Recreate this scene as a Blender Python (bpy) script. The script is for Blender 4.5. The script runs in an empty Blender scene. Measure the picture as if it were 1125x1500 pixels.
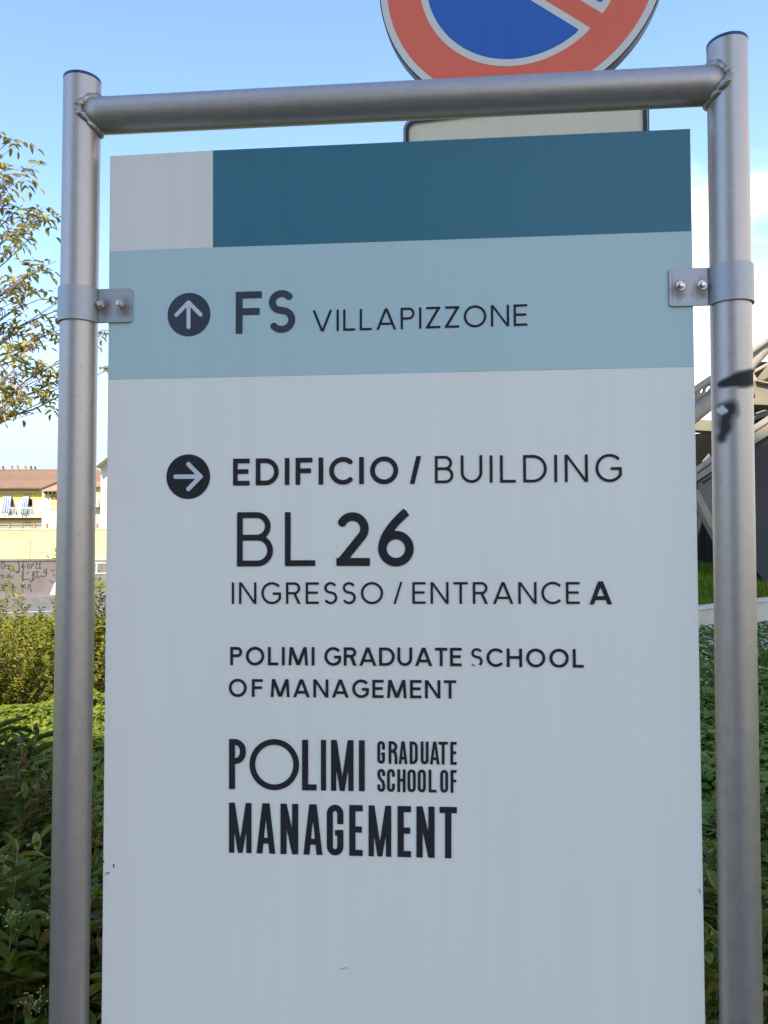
import bpy, bmesh, math, random
import numpy as np
from mathutils import Vector, Matrix
R = math.radians
scene = bpy.context.scene
# ------------------------------------------------------------------ camera, sky, sun, exposure
EYE = Vector((0.0, 0.0, 1.55)); F = 1127.0; PIT = R(2.06191306); ROL = R(-0.18658432)
def turn(x, y, z):
    c, s = math.cos(ROL), math.sin(ROL); x, z = c*x - s*z, s*x + c*z
    c, s = math.cos(PIT), math.sin(PIT); return Vector((x, c*y - s*z, s*y + c*z))
def ray(px, py): return turn((px-562.5)/F, 1.0, -(py-750.0)/F)
def at(px, py, Y):
    r = ray(px, py); return EYE + r*(Y/r.y)
cam_d = bpy.data.cameras.new('camera'); cam = bpy.data.objects.new('camera', cam_d)
scene.collection.objects.link(cam); scene.camera = cam
X, U, D = turn(1,0,0), turn(0,0,1), turn(0,1,0)
cam.matrix_world = Matrix(((X.x,U.x,-D.x,EYE.x),(X.y,U.y,-D.y,EYE.y),(X.z,U.z,-D.z,EYE.z),(0,0,0,1)))
cam_d.sensor_fit = 'VERTICAL'; cam_d.sensor_height = 36.0; cam_d.lens = 36.0*F/1500.0
cam_d.clip_start = 0.02; cam_d.clip_end = 3000
SUN_EL, SUN_AZ = 42.0, 198.0
world = bpy.data.worlds.new('World'); scene.world = world; world.use_nodes = True
def build_world():
    nt = world.node_tree; N = nt.nodes; L = nt.links; N.clear()
    out = N.new('ShaderNodeOutputWorld'); bg = N.new('ShaderNodeBackground')
    sky = N.new('ShaderNodeTexSky'); sky.sky_type = 'NISHITA'; sky.sun_disc = False
    sky.sun_elevation = R(SUN_EL); sky.sun_rotation = R(SUN_AZ); sky.altitude = 120
    sky.air_density = 0.80; sky.dust_density = 0.2; sky.ozone_density = 2.4
    tc = N.new('ShaderNodeTexCoord')
    # clouds: fbm on the view direction projected to a high flat layer
    sep = N.new('ShaderNodeSeparateXYZ'); L.new(tc.outputs['Generated'], sep.inputs[0])
    def m(op, a, b=None, clamp=False):
        n = N.new('ShaderNodeMath'); n.operation = op; n.use_clamp = clamp
        for i, v in enumerate((a, b)):
            if v is None: continue
            if isinstance(v, (int, float)): n.inputs[i].default_value = v
            else: L.new(v, n.inputs[i])
        return n.outputs[0]
    zc = m('ADD', m('MAXIMUM', sep.outputs[2], 0.0), 0.25)
    u = m('DIVIDE', sep.outputs[0], zc); v = m('DIVIDE', sep.outputs[1], zc)
    cmb = N.new('ShaderNodeCombineXYZ'); L.new(u, cmb.inputs[0]); L.new(v, cmb.inputs[1])
    L.new(m('MULTIPLY', sep.outputs[2], 2.2), cmb.inputs[2])
    nz = N.new('ShaderNodeTexNoise'); nz.inputs['Scale'].default_value = 1.5; nz.inputs['Detail'].default_value = 9
    nz.inputs['Roughness'].default_value = 0.55; nz.inputs['Distortion'].default_value = 0.3
    L.new(cmb.outputs[0], nz.inputs['Vector'])
    # cloud bank over the eastern half, thinning overhead
    bias = m('MULTIPLY', sep.outputs[0], 0.42)
    low = m('MINIMUM', m('MULTIPLY', m('SUBTRACT', 0.45, sep.outputs[2]), 1.8), 0.12)
    dens = m('ADD', m('ADD', nz.outputs[0], bias), low)
    mr = N.new('ShaderNodeMapRange'); mr.interpolation_type = 'SMOOTHSTEP'
    mr.inputs[1].default_value = 0.64; mr.inputs[2].default_value = 0.80; L.new(dens, mr.inputs[0])
    nz2 = N.new('ShaderNodeTexNoise'); nz2.inputs['Scale'].default_value = 4.0; nz2.inputs['Detail'].default_value = 6
    L.new(cmb.outputs[0], nz2.inputs['Vector'])
    cr = N.new('ShaderNodeMix'); cr.data_type = 'RGBA'
    cr.inputs[6].default_value = (2.6, 2.8, 3.2, 1); cr.inputs[7].default_value = (4.9, 4.9, 5.0, 1)
    L.new(nz2.outputs[0], cr.inputs[0])
    mix = N.new('ShaderNodeMix'); mix.data_type = 'RGBA'
    # pale haze layer near the horizon, all round
    hz_ = N.new('ShaderNodeMapRange'); hz_.interpolation_type = 'SMOOTHSTEP'; hz_.inputs[1].default_value = 0.32; hz_.inputs[2].default_value = 0.04
    hz_.inputs[3].default_value = 0.0; hz_.inputs[4].default_value = 1.0; hz_.clamp = True; L.new(sep.outputs[2], hz_.inputs[0])
    hm = N.new('ShaderNodeMix'); hm.data_type = 'RGBA'; hm.inputs[7].default_value = (1.62, 1.85, 2.10, 1)
    L.new(hz_.outputs[0], hm.inputs[0]); L.new(sky.outputs[0], hm.inputs[6])
    L.new(m('MULTIPLY', mr.outputs[0], 0.92), mix.inputs[0]); L.new(hm.outputs[2], mix.inputs[6]); L.new(cr.outputs[2], mix.inputs[7])
    L.new(mix.outputs[2], bg.inputs[0]); bg.inputs[1].default_value = 0.12
    L.new(bg.outputs[0], out.inputs[0])
build_world()
sun_d = bpy.data.lights.new('sun', 'SUN'); sun_d.energy = 2.8; sun_d.angle = R(0.53); sun_d.color = (1.0, 0.94, 0.84)
sun = bpy.data.objects.new('sun', sun_d); scene.collection.objects.link(sun)
SD = Vector((math.sin(R(SUN_AZ))*math.cos(R(SUN_EL)), math.cos(R(SUN_AZ))*math.cos(R(SUN_EL)), math.sin(R(SUN_EL))))
sun.rotation_euler = (-SD).to_track_quat('-Z', 'Y').to_euler()
vs = scene.view_settings; vs.view_transform = 'Standard'; vs.look = 'None'; vs.gamma = 1; vs.use_curve_mapping = False
vs.exposure = 2.0

# ------------------------------------------------------------------ helpers
C = scene.collection
def tag(o, label=None, cat=None, group=None, kind=None):
    if label: o['label'] = label
    if cat: o['category'] = cat
    if group: o['group'] = group
    if kind: o['kind'] = kind
    return o
def empty(name, loc=(0,0,0), rz=0.0):
    o = bpy.data.objects.new(name, None); C.objects.link(o); o.location = loc; o.rotation_euler = (0,0,rz)
    o.empty_display_size = 0.1; return o
def link(name, me, mat=None, parent=None, loc=None):
    o = bpy.data.objects.new(name, me); C.objects.link(o)
    if mat is not None and not me.materials: me.materials.append(mat)
    if parent is not None: o.parent = parent
    if loc is not None: o.location = loc
    return o
def from_data(name, V, Fc, mat, parent=None, smooth=False):
    me = bpy.data.meshes.new(name); me.from_pydata([tuple(v) for v in V], [], Fc); me.update()
    if smooth: me.polygons.foreach_set('use_smooth', [True]*len(me.polygons))
    return link(name, me, mat, parent)
def from_np(name, V, T, mat, parent=None, smooth=False):
    """V (n,3), T (m,3) triangles"""
    me = bpy.data.meshes.new(name); V = np.asarray(V, np.float32); T = np.asarray(T, np.int32)
    me.vertices.add(len(V)); me.vertices.foreach_set('co', V.ravel())
    me.loops.add(T.size); me.loops.foreach_set('vertex_index', T.ravel())
    me.polygons.add(len(T)); me.polygons.foreach_set('loop_start', np.arange(0, T.size, 3, dtype=np.int32))
    me.polygons.foreach_set('loop_total', np.full(len(T), 3, np.int32))
    me.polygons.foreach_set('use_smooth', np.full(len(T), smooth, bool))
    me.update(calc_edges=True); me.validate()
    return link(name, me, mat, parent)
class MB:
    def __init__(s): s.v = []; s.f = []
    def add(s, V, Fc):
        k = len(s.v); s.v += [tuple(p) for p in V]; s.f += [tuple(i+k for i in f) for f in Fc]; return s
    def box(s, x0, x1, y0, y1, z0, z1, M=None):
        V = [Vector((x,y,z)) for x in (x0,x1) for y in (y0,y1) for z in (z0,z1)]
        if M is not None: V = [M @ v for v in V]
        return s.add(V, [(0,1,3,2),(4,6,7,5),(0,4,5,1),(2,3,7,6),(0,2,6,4),(1,5,7,3)])
    def tube(s, pts, rad, n=8, caps=True):
        pts = [Vector(p) for p in pts]; k = len(s.v); m = len(pts)
        rads = rad if isinstance(rad, (list, tuple)) else [rad]*m
        T = [(pts[min(i+1,m-1)]-pts[max(i-1,0)]).normalized() for i in range(m)]
        a = T[0].orthogonal().normalized()
        for i in range(m):
            a = (a - T[i]*a.dot(T[i])).normalized(); b = T[i].cross(a)
            for j in range(n):
                t = 2*math.pi*j/n; s.v.append(tuple(pts[i] + (a*math.cos(t)+b*math.sin(t))*rads[i]))
        for i in range(m-1):
            for j in range(n):
                s.f.append((k+i*n+j, k+i*n+(j+1)%n, k+(i+1)*n+(j+1)%n, k+(i+1)*n+j))
        if caps:
            s.f.append(tuple(k+j for j in reversed(range(n)))); s.f.append(tuple(k+(m-1)*n+j for j in range(n)))
        return s
    def prism(s, poly, off):
        """polygon of 3D points pushed along off"""
        poly = [Vector(p) for p in poly]; n = len(poly); off = Vector(off)
        return s.add(poly + [p+off for p in poly], [tuple(range(n)), tuple(n+i for i in reversed(range(n)))] +
                     [(i, n+i, n+(i+1)%n, (i+1)%n) for i in range(n)])
    def build(s, name, mat, parent=None, smooth=False, bevel=0.0):
        o = from_data(name, s.v, s.f, mat, parent, smooth)
        bm = bmesh.new(); bm.from_mesh(o.data); bmesh.ops.recalc_face_normals(bm, faces=bm.faces)
        bm.to_mesh(o.data); bm.free()
        if bevel:
            md = o.modifiers.new('bevel', 'BEVEL'); md.width = bevel; md.segments = 2; md.limit_method = 'ANGLE'
        return o
# ------------------------------------------------------------------ materials
def mat_base(name, col, rough=0.6, metal=0.0, spec=0.5):
    m = bpy.data.materials.new(name); m.use_nodes = True; b = m.node_tree.nodes['Principled BSDF']
    b.inputs['Base Color'].default_value = (*col, 1); b.inputs['Roughness'].default_value = rough
    b.inputs['Metallic'].default_value = metal; b.inputs['Specular IOR Level'].default_value = spec
    return m, m.node_tree.nodes, m.node_tree.links, b
def noisy(name, c1, c2, scale=5.0, rough=0.7, metal=0.0, bump=0.0, stretch=(1,1,1), detail=6, contrast=(0.35,0.65), spec=0.4, bscale=None, rvar=0.0):
    m, N, L, b = mat_base(name, c1, rough, metal, spec)
    tc = N.new('ShaderNodeTexCoord'); mp = N.new('ShaderNodeMapping'); mp.inputs['Scale'].default_value = stretch
    L.new(tc.outputs['Object'], mp.inputs[0])
    nz = N.new('ShaderNodeTexNoise'); nz.inputs['Scale'].default_value = scale; nz.inputs['Detail'].default_value = detail
    L.new(mp.outputs[0], nz.inputs['Vector'])
    mr = N.new('ShaderNodeMapRange'); mr.inputs[1].default_value, mr.inputs[2].default_value = contrast
    L.new(nz.outputs[0], mr.inputs[0])
    mx = N.new('ShaderNodeMix'); mx.data_type = 'RGBA'; mx.inputs[6].default_value = (*c1,1); mx.inputs[7].default_value = (*c2,1)
    L.new(mr.outputs[0], mx.inputs[0]); L.new(mx.outputs[2], b.inputs['Base Color'])
    if rvar:
        r2 = N.new('ShaderNodeMapRange'); r2.inputs[3].default_value = rough-rvar; r2.inputs[4].default_value = rough+rvar
        L.new(nz.outputs[0], r2.inputs[0]); L.new(r2.outputs[0], b.inputs['Roughness'])
    if bump:
        n2 = N.new('ShaderNodeTexNoise'); n2.inputs['Scale'].default_value = bscale or scale*4; n2.inputs['Detail'].default_value = 5
        L.new(mp.outputs[0], n2.inputs['Vector'])
        bp = N.new('ShaderNodeBump'); bp.inputs['Strength'].default_value = 0.6; bp.inputs['Distance'].default_value = bump
        L.new(n2.outputs[0], bp.inputs['Height']); L.new(bp.outputs[0], b.inputs['Normal'])
    return m
def leaf_mat(name, stops, trans=0.35, rough=0.45, spec=0.4):
    m, N, L, b = mat_base(name, stops[0], rough, 0, spec)
    g = N.new('ShaderNodeNewGeometry'); cr = N.new('ShaderNodeValToRGB'); e = cr.color_ramp.elements
    e[0].color = (*stops[0],1); e[1].color = (*stops[-1],1)
    for i, c in enumerate(stops[1:-1]):
        q = e.new((i+1)/(len(stops)-1)); q.color = (*c,1)
    L.new(g.outputs['Random Per Island'], cr.inputs[0]); L.new(cr.outputs[0], b.inputs['Base Color'])
    t = N.new('ShaderNodeBsdfTranslucent'); mx = N.new('ShaderNodeMixShader'); mx.inputs[0].default_value = trans
    hs = N.new('ShaderNodeHueSaturation'); hs.inputs['Value'].default_value = 1.3; hs.inputs['Saturation'].default_value = 1.1
    L.new(cr.outputs[0], hs.inputs['Color']); L.new(hs.outputs[0], t.inputs[0])
    L.new(b.outputs[0], mx.inputs[1]); L.new(t.outputs[0], mx.inputs[2])
    L.new(mx.outputs[0], N['Material Output'].inputs[0])
    return m
M = {}
M['pipe'] = None
MET = 0.78
def pipe_mat(name, base, rough, with_marks=False):
    m, N, L, b = mat_base(name, base, rough, MET, 0.5)
    tc = N.new('ShaderNodeTexCoord')
    nz = N.new('ShaderNodeTexNoise'); nz.inputs['Scale'].default_value = 75; nz.inputs['Detail'].default_value = 9; nz.inputs['Roughness'].default_value = .65
    L.new(tc.outputs['Object'], nz.inputs['Vector'])
    mr = N.new('ShaderNodeMapRange'); mr.inputs[1].default_value = .3; mr.inputs[2].default_value = .7
    mr.inputs[3].default_value = 0.0; mr.inputs[4].default_value = 1.0; L.new(nz.outputs[0], mr.inputs[0])
    mx = N.new('ShaderNodeMix'); mx.data_type = 'RGBA'
    mx.inputs[6].default_value = (base[0]*.87, base[1]*.86, base[2]*.85, 1); mx.inputs[7].default_value = (*base, 1)
    L.new(mr.outputs[0], mx.inputs[0])
    # tiny pits
    vo = N.new('ShaderNodeTexNoise'); vo.inputs['Scale'].default_value = 160; vo.inputs['Detail'].default_value = 3
    L.new(tc.outputs['Object'], vo.inputs['Vector'])
    mr2 = N.new('ShaderNodeMapRange'); mr2.inputs[1].default_value = .66; mr2.inputs[2].default_value = .75; L.new(vo.outputs[0], mr2.inputs[0])
    mx2 = N.new('ShaderNodeMix'); mx2.data_type = 'RGBA'; mx2.inputs[7].default_value = (.17,.14,.12,1)
    mul = N.new('ShaderNodeMath'); mul.operation = 'MULTIPLY'; mul.inputs[1].default_value = .35; L.new(mr2.outputs[0], mul.inputs[0])
    L.new(mul.outputs[0], mx2.inputs[0]); L.new(mx.outputs[2], mx2.inputs[6])
    rr = N.new('ShaderNodeMapRange'); rr.inputs[3].default_value = rough-.06; rr.inputs[4].default_value = rough+.10; L.new(nz.outputs[0], rr.inputs[0])
    L.new(rr.outputs[0], b.inputs['Roughness'])
    bp = N.new('ShaderNodeBump'); bp.inputs['Strength'].default_value = .25; bp.inputs['Distance'].default_value = .0004
    L.new(vo.outputs[0], bp.inputs['Height']); L.new(bp.outputs[0], b.inputs['Normal'])
    col = mx2.outputs[2]
    if with_marks:
        a = N.new('ShaderNodeAttribute'); a.attribute_name = 'spray'; a2 = N.new('ShaderNodeAttribute'); a2.attribute_name = 'chip'
        m1 = N.new('ShaderNodeMix'); m1.data_type = 'RGBA'; m1.inputs[7].default_value = (.009,.008,.008,1)
        L.new(a.outputs['Fac'], m1.inputs[0]); L.new(col, m1.inputs[6])
        m2 = N.new('ShaderNodeMix'); m2.data_type = 'RGBA'; m2.inputs[7].default_value = (.62,.61,.58,1)
        L.new(a2.outputs['Fac'], m2.inputs[0]); L.new(m1.outputs[2], m2.inputs[6]); col = m2.outputs[2]
        sm = N.new('ShaderNodeMath'); sm.operation = 'MAXIMUM'; L.new(a.outputs['Fac'], sm.inputs[0]); L.new(a2.outputs['Fac'], sm.inputs[1])
        mt = N.new('ShaderNodeMapRange'); mt.inputs[3].default_value = MET; mt.inputs[4].default_value = .0
        L.new(sm.outputs[0], mt.inputs[0]); L.new(mt.outputs[0], b.inputs['Metallic'])
        rf = N.new('ShaderNodeMath'); rf.operation = 'MULTIPLY_ADD'; rf.inputs[1].default_value = .5; L.new(sm.outputs[0], rf.inputs[0]); L.new(rr.outputs[0], rf.inputs[2]); L.new(rf.outputs[0], b.inputs['Roughness'])
    L.new(col, b.inputs['Base Color']); return m
M['pipe'] = pipe_mat('satin_steel_tube', (.49,.425,.38), .40)
M['pipe_marked'] = pipe_mat('satin_steel_tube_sprayed', (.49,.425,.38), .40, True)
M['beam'] = pipe_mat('grey_steel_crossbar', (.47,.41,.37), .44)
M['weld'] = noisy('weld_metal', (.46,.41,.37), (.27,.23,.20), 110, .42, .8, .0010)
M['bolt'] = noisy('bolt_steel', (.75,.72,.68), (.45,.36,.30), 180, .32, .9)
M['cap'] = noisy('blue_plastic_cap', (.02,.055,.16), (.015,.035,.10), 40, .4, 0, .0002)
def clamp_mat():
    m = pipe_mat('clamp_steel', (.44,.43,.43), .5); N, L = m.node_tree.nodes, m.node_tree.links; b = N['Principled BSDF']
    src = b.inputs['Base Color'].links[0].from_socket
    tc = N.new('ShaderNodeTexCoord'); sp = N.new('ShaderNodeSeparateXYZ'); L.new(tc.outputs['Object'], sp.inputs[0])
    def mm(op, a, c):
        n = N.new('ShaderNodeMath'); n.operation = op
        for i, v in enumerate((a, c)):
            if v is None: continue
            if isinstance(v, (int,float)): n.inputs[i].default_value = v
            else: L.new(v, n.inputs[i])
        return n.outputs[0]
    ax = mm('SUBTRACT', mm('ABSOLUTE', sp.outputs[0], None), .0146)
    dz = mm('ADD', sp.outputs[2], .004)
    d = mm('SQRT', mm('ADD', mm('MULTIPLY', ax, ax), mm('MULTIPLY', mm('MULTIPLY', dz, dz), .6)), None)
    nz = N.new('ShaderNodeTexNoise'); nz.inputs['Scale'].default_value = 90; nz.inputs['Detail'].default_value = 5; L.new(tc.outputs['Object'], nz.inputs['Vector'])
    d2 = mm('ADD', d, mm('MULTIPLY', mm('SUBTRACT', nz.outputs[0], .5), .014))
    mr = N.new('ShaderNodeMapRange'); mr.inputs[1].default_value = .014; mr.inputs[2].default_value = .004; L.new(d2, mr.inputs[0])
    mx = N.new('ShaderNodeMix'); mx.data_type = 'RGBA'; mx.inputs[7].default_value = (.10,.045,.02,1)
    L.new(mm('MULTIPLY', mr.outputs[0], .62), mx.inputs[0]); L.new(src, mx.inputs[6]); L.new(mx.outputs[2], b.inputs['Base Color'])
    return m
M['clamp'] = clamp_mat()
def panel_mat(name, col, var=.06, rough=.42, warm=None):
    """painted sheet with faint vertical rain streaks and specks of dirt"""
    m, N, L, b = mat_base(name, col, rough, 0, .4)
    tc = N.new('ShaderNodeTexCoord'); mp = N.new('ShaderNodeMapping'); mp.inputs['Scale'].default_value = (34, 34, 1.1); L.new(tc.outputs['Object'], mp.inputs[0])
    nz = N.new('ShaderNodeTexNoise'); nz.inputs['Scale'].default_value = 1; nz.inputs['Detail'].default_value = 6; nz.inputs['Roughness'].default_value = .6; nz.inputs['Distortion'].default_value = .4; L.new(mp.outputs[0], nz.inputs['Vector'])
    n2 = N.new('ShaderNodeTexNoise'); n2.inputs['Scale'].default_value = 2.2; n2.inputs['Detail'].default_value = 7; L.new(tc.outputs['Object'], n2.inputs['Vector'])
    ad = N.new('ShaderNodeMath'); ad.operation = 'ADD'; L.new(nz.outputs[0], ad.inputs[0]); L.new(n2.outputs[0], ad.inputs[1])
    mr = N.new('ShaderNodeMapRange'); mr.inputs[1].default_value = .7; mr.inputs[2].default_value = 1.3
    mr.inputs[3].default_value = 1-var; mr.inputs[4].default_value = 1.0; L.new(ad.outputs[0], mr.inputs[0])
    hs = N.new('ShaderNodeHueSaturation'); hs.inputs['Color'].default_value = (*col,1); L.new(mr.outputs[0], hs.inputs['Value'])
    n3 = N.new('ShaderNodeTexNoise'); n3.inputs['Scale'].default_value = 130; n3.inputs['Detail'].default_value = 2; L.new(tc.outputs['Object'], n3.inputs['Vector'])
    m3 = N.new('ShaderNodeMapRange'); m3.inputs[1].default_value = .765; m3.inputs[2].default_value = .81; L.new(n3.outputs[0], m3.inputs[0])
    mu = N.new('ShaderNodeMath'); mu.operation = 'MULTIPLY'; mu.inputs[1].default_value = .35; L.new(m3.outputs[0], mu.inputs[0])
    mx = N.new('ShaderNodeMix'); mx.data_type = 'RGBA'; mx.inputs[7].default_value = (col[0]*.45,col[1]*.42,col[2]*.38,1)
    L.new(mu.outputs[0], mx.inputs[0]); L.new(hs.outputs[0], mx.inputs[6]); L.new(mx.outputs[2], b.inputs['Base Color'])
    return m
M['panel'] = panel_mat('panel_pale_grey', (.88,.81,.69), .06)
M['band_grey'] = panel_mat('film_warm_grey', (.82,.74,.64), .10)
M['band_teal'] = panel_mat('film_petrol_blue', (.038,.158,.205), .06)
M['band_blue'] = panel_mat('film_light_blue', (.47,.59,.56), .05)
M['ink'] = noisy('vinyl_charcoal', (.020,.019,.021), (.026,.025,.027), 30, .6, spec=.2)
M['ink_band'] = noisy('vinyl_slate', (.045,.056,.068), (.052,.064,.076), 30, .6, spec=.2)
M['vinyl_white'] = noisy('vinyl_white', (.60,.60,.62), (.56,.56,.58), 30, .5)
M['sign_red'] = panel_mat('reflective_red', (.82,.14,.075), .05, .4)
M['sign_blue'] = panel_mat('reflective_blue', (.022,.115,.42), .06, .4)
M['sign_white'] = panel_mat('reflective_white', (.68,.63,.55), .06, .45)
M['sign_rim'] = noisy('dark_sign_rim', (.016,.020,.040), (.022,.028,.05), 30, .5)
M['galv'] = noisy('galvanised_pole', (.45,.45,.46), (.35,.35,.36), 20, .45, .7)
M['plate'] = panel_mat('reflective_cream_plate', (.70,.60,.43), .12, .5)

# ------------------------------------------------------------------ flat print from strokes: signed distances + marching squares
def d_box(x0, x1, y0, y1):
    def f(X, Y):
        dx = np.maximum(x0-X, X-x1); dy = np.maximum(y0-Y, Y-y1)
        return np.minimum(np.maximum(dx, dy), 0) + np.hypot(np.maximum(dx,0), np.maximum(dy,0))
    return f
def d_path(P, w, closed=False, rnd=False):
    P0 = [np.array(p, float) for p in P]; P = [P0[0]]
    for q in P0[1:]:
        if np.hypot(*(q-P[-1])) > 1e-6: P.append(q)
    n = len(P)-1; h = w/2
    def f(X, Y):
        out = np.full(X.shape, 1e9)
        for i in range(n):
            a, b = P[i], P[i+1]; L = np.hypot(*(b-a)); t = (b-a)/max(L,1e-9)
            u = (X-a[0])*t[0] + (Y-a[1])*t[1]; v = np.abs(-(X-a[0])*t[1] + (Y-a[1])*t[0])
            d = v-h
            e0 = np.maximum(-u, 0); e1 = np.maximum(u-L, 0)
            if i == 0 and not closed and not rnd: d = np.where(u < 0, np.maximum(v-h, -u), d)
            else: d = np.where(u < 0, np.hypot(e0, v)-h, d)
            if i == n-1 and not closed and not rnd: d = np.where(u > L, np.maximum(v-h, u-L), d)
            else: d = np.where(u > L, np.hypot(e1, v)-h, d)
            out = np.minimum(out, d)
        return out
    return f
def union(*fs): return lambda X, Y: np.minimum.reduce([f(X, Y) for f in fs])
def inter(*fs): return lambda X, Y: np.maximum.reduce([f(X, Y) for f in fs])
def cut(f, g): return lambda X, Y: np.maximum(f(X, Y), -g(X, Y))
def d_circle(cx, cy, r): return lambda X, Y: np.hypot(X-cx, Y-cy)-r
def d_poly(pts):
    """convex polygon, counter-clockwise"""
    def f(X, Y):
        out = np.full(X.shape, -1e9)
        for (x0,y0),(x1,y1) in zip(pts, pts[1:]+pts[:1]):
            L = math.hypot(x1-x0, y1-y0); out = np.maximum(out, ((x1-x0)*0 + (y1-y0)*(X-x0) - (x1-x0)*(Y-y0))/L)
        return out
    return f
def arc(cx, cy, rx, ry, a0, a1, n=18):
    return [(cx+rx*math.cos(R(a0+(a1-a0)*i/n)), cy+ry*math.sin(R(a0+(a1-a0)*i/n))) for i in range(n+1)]
def strokes_mesh(f, x0, x1, y0, y1, c):
    """fills f<0; returns 2D verts and faces"""
    nx = max(2, int(math.ceil((x1-x0)/c))); ny = max(2, int(math.ceil((y1-y0)/c)))
    xs = x0 + np.arange(nx+1)*c; ys = y0 + np.arange(ny+1)*c
    XX, YY = np.meshgrid(xs, ys); Dv = f(XX, YY); Dv = np.where(np.abs(Dv) < 1e-7, 1e-7, Dv); ins = Dv < 0
    V = []; Fc = []; cache = {}
    def corner(j, i):
        k = (j, i)
        if k not in cache: cache[k] = len(V); V.append((xs[i], ys[j]))
        return cache[k]
    def edge(j0, i0, j1, i1):
        if (j1, i1) < (j0, i0): j0, i0, j1, i1 = j1, i1, j0, i0
        k = (j0, i0, j1, i1)
        if k not in cache:
            a, b = Dv[j0, i0], Dv[j1, i1]; t = a/(a-b); t = min(max(t, .02), .98)
            cache[k] = len(V); V.append((xs[i0]+(xs[i1]-xs[i0])*t, ys[j0]+(ys[j1]-ys[j0])*t))
        return cache[k]
    cnt = ins[:-1,:-1].astype(int)+ins[:-1,1:]+ins[1:,:-1]+ins[1:,1:]
    for j in range(ny):
        row = cnt[j]; i = 0
        while i < nx:
            if row[i] == 4:
                k = i
                while k+1 < nx and row[k+1] == 4: k += 1
                Fc.append((corner(j,i), corner(j,k+1), corner(j+1,k+1), corner(j+1,i))); i = k+1; continue
            if row[i] > 0:
                cs = [(j,i),(j,i+1),(j+1,i+1),(j+1,i)]; poly = []
                for q in range(4):
                    a, b = cs[q], cs[(q+1)%4]
                    if ins[a]: poly.append(corner(*a))
                    if ins[a] != ins[b]: poly.append(edge(*a, *b))
                if len(poly) >= 3: Fc.append(tuple(poly))
            i += 1
    return V, Fc
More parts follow.
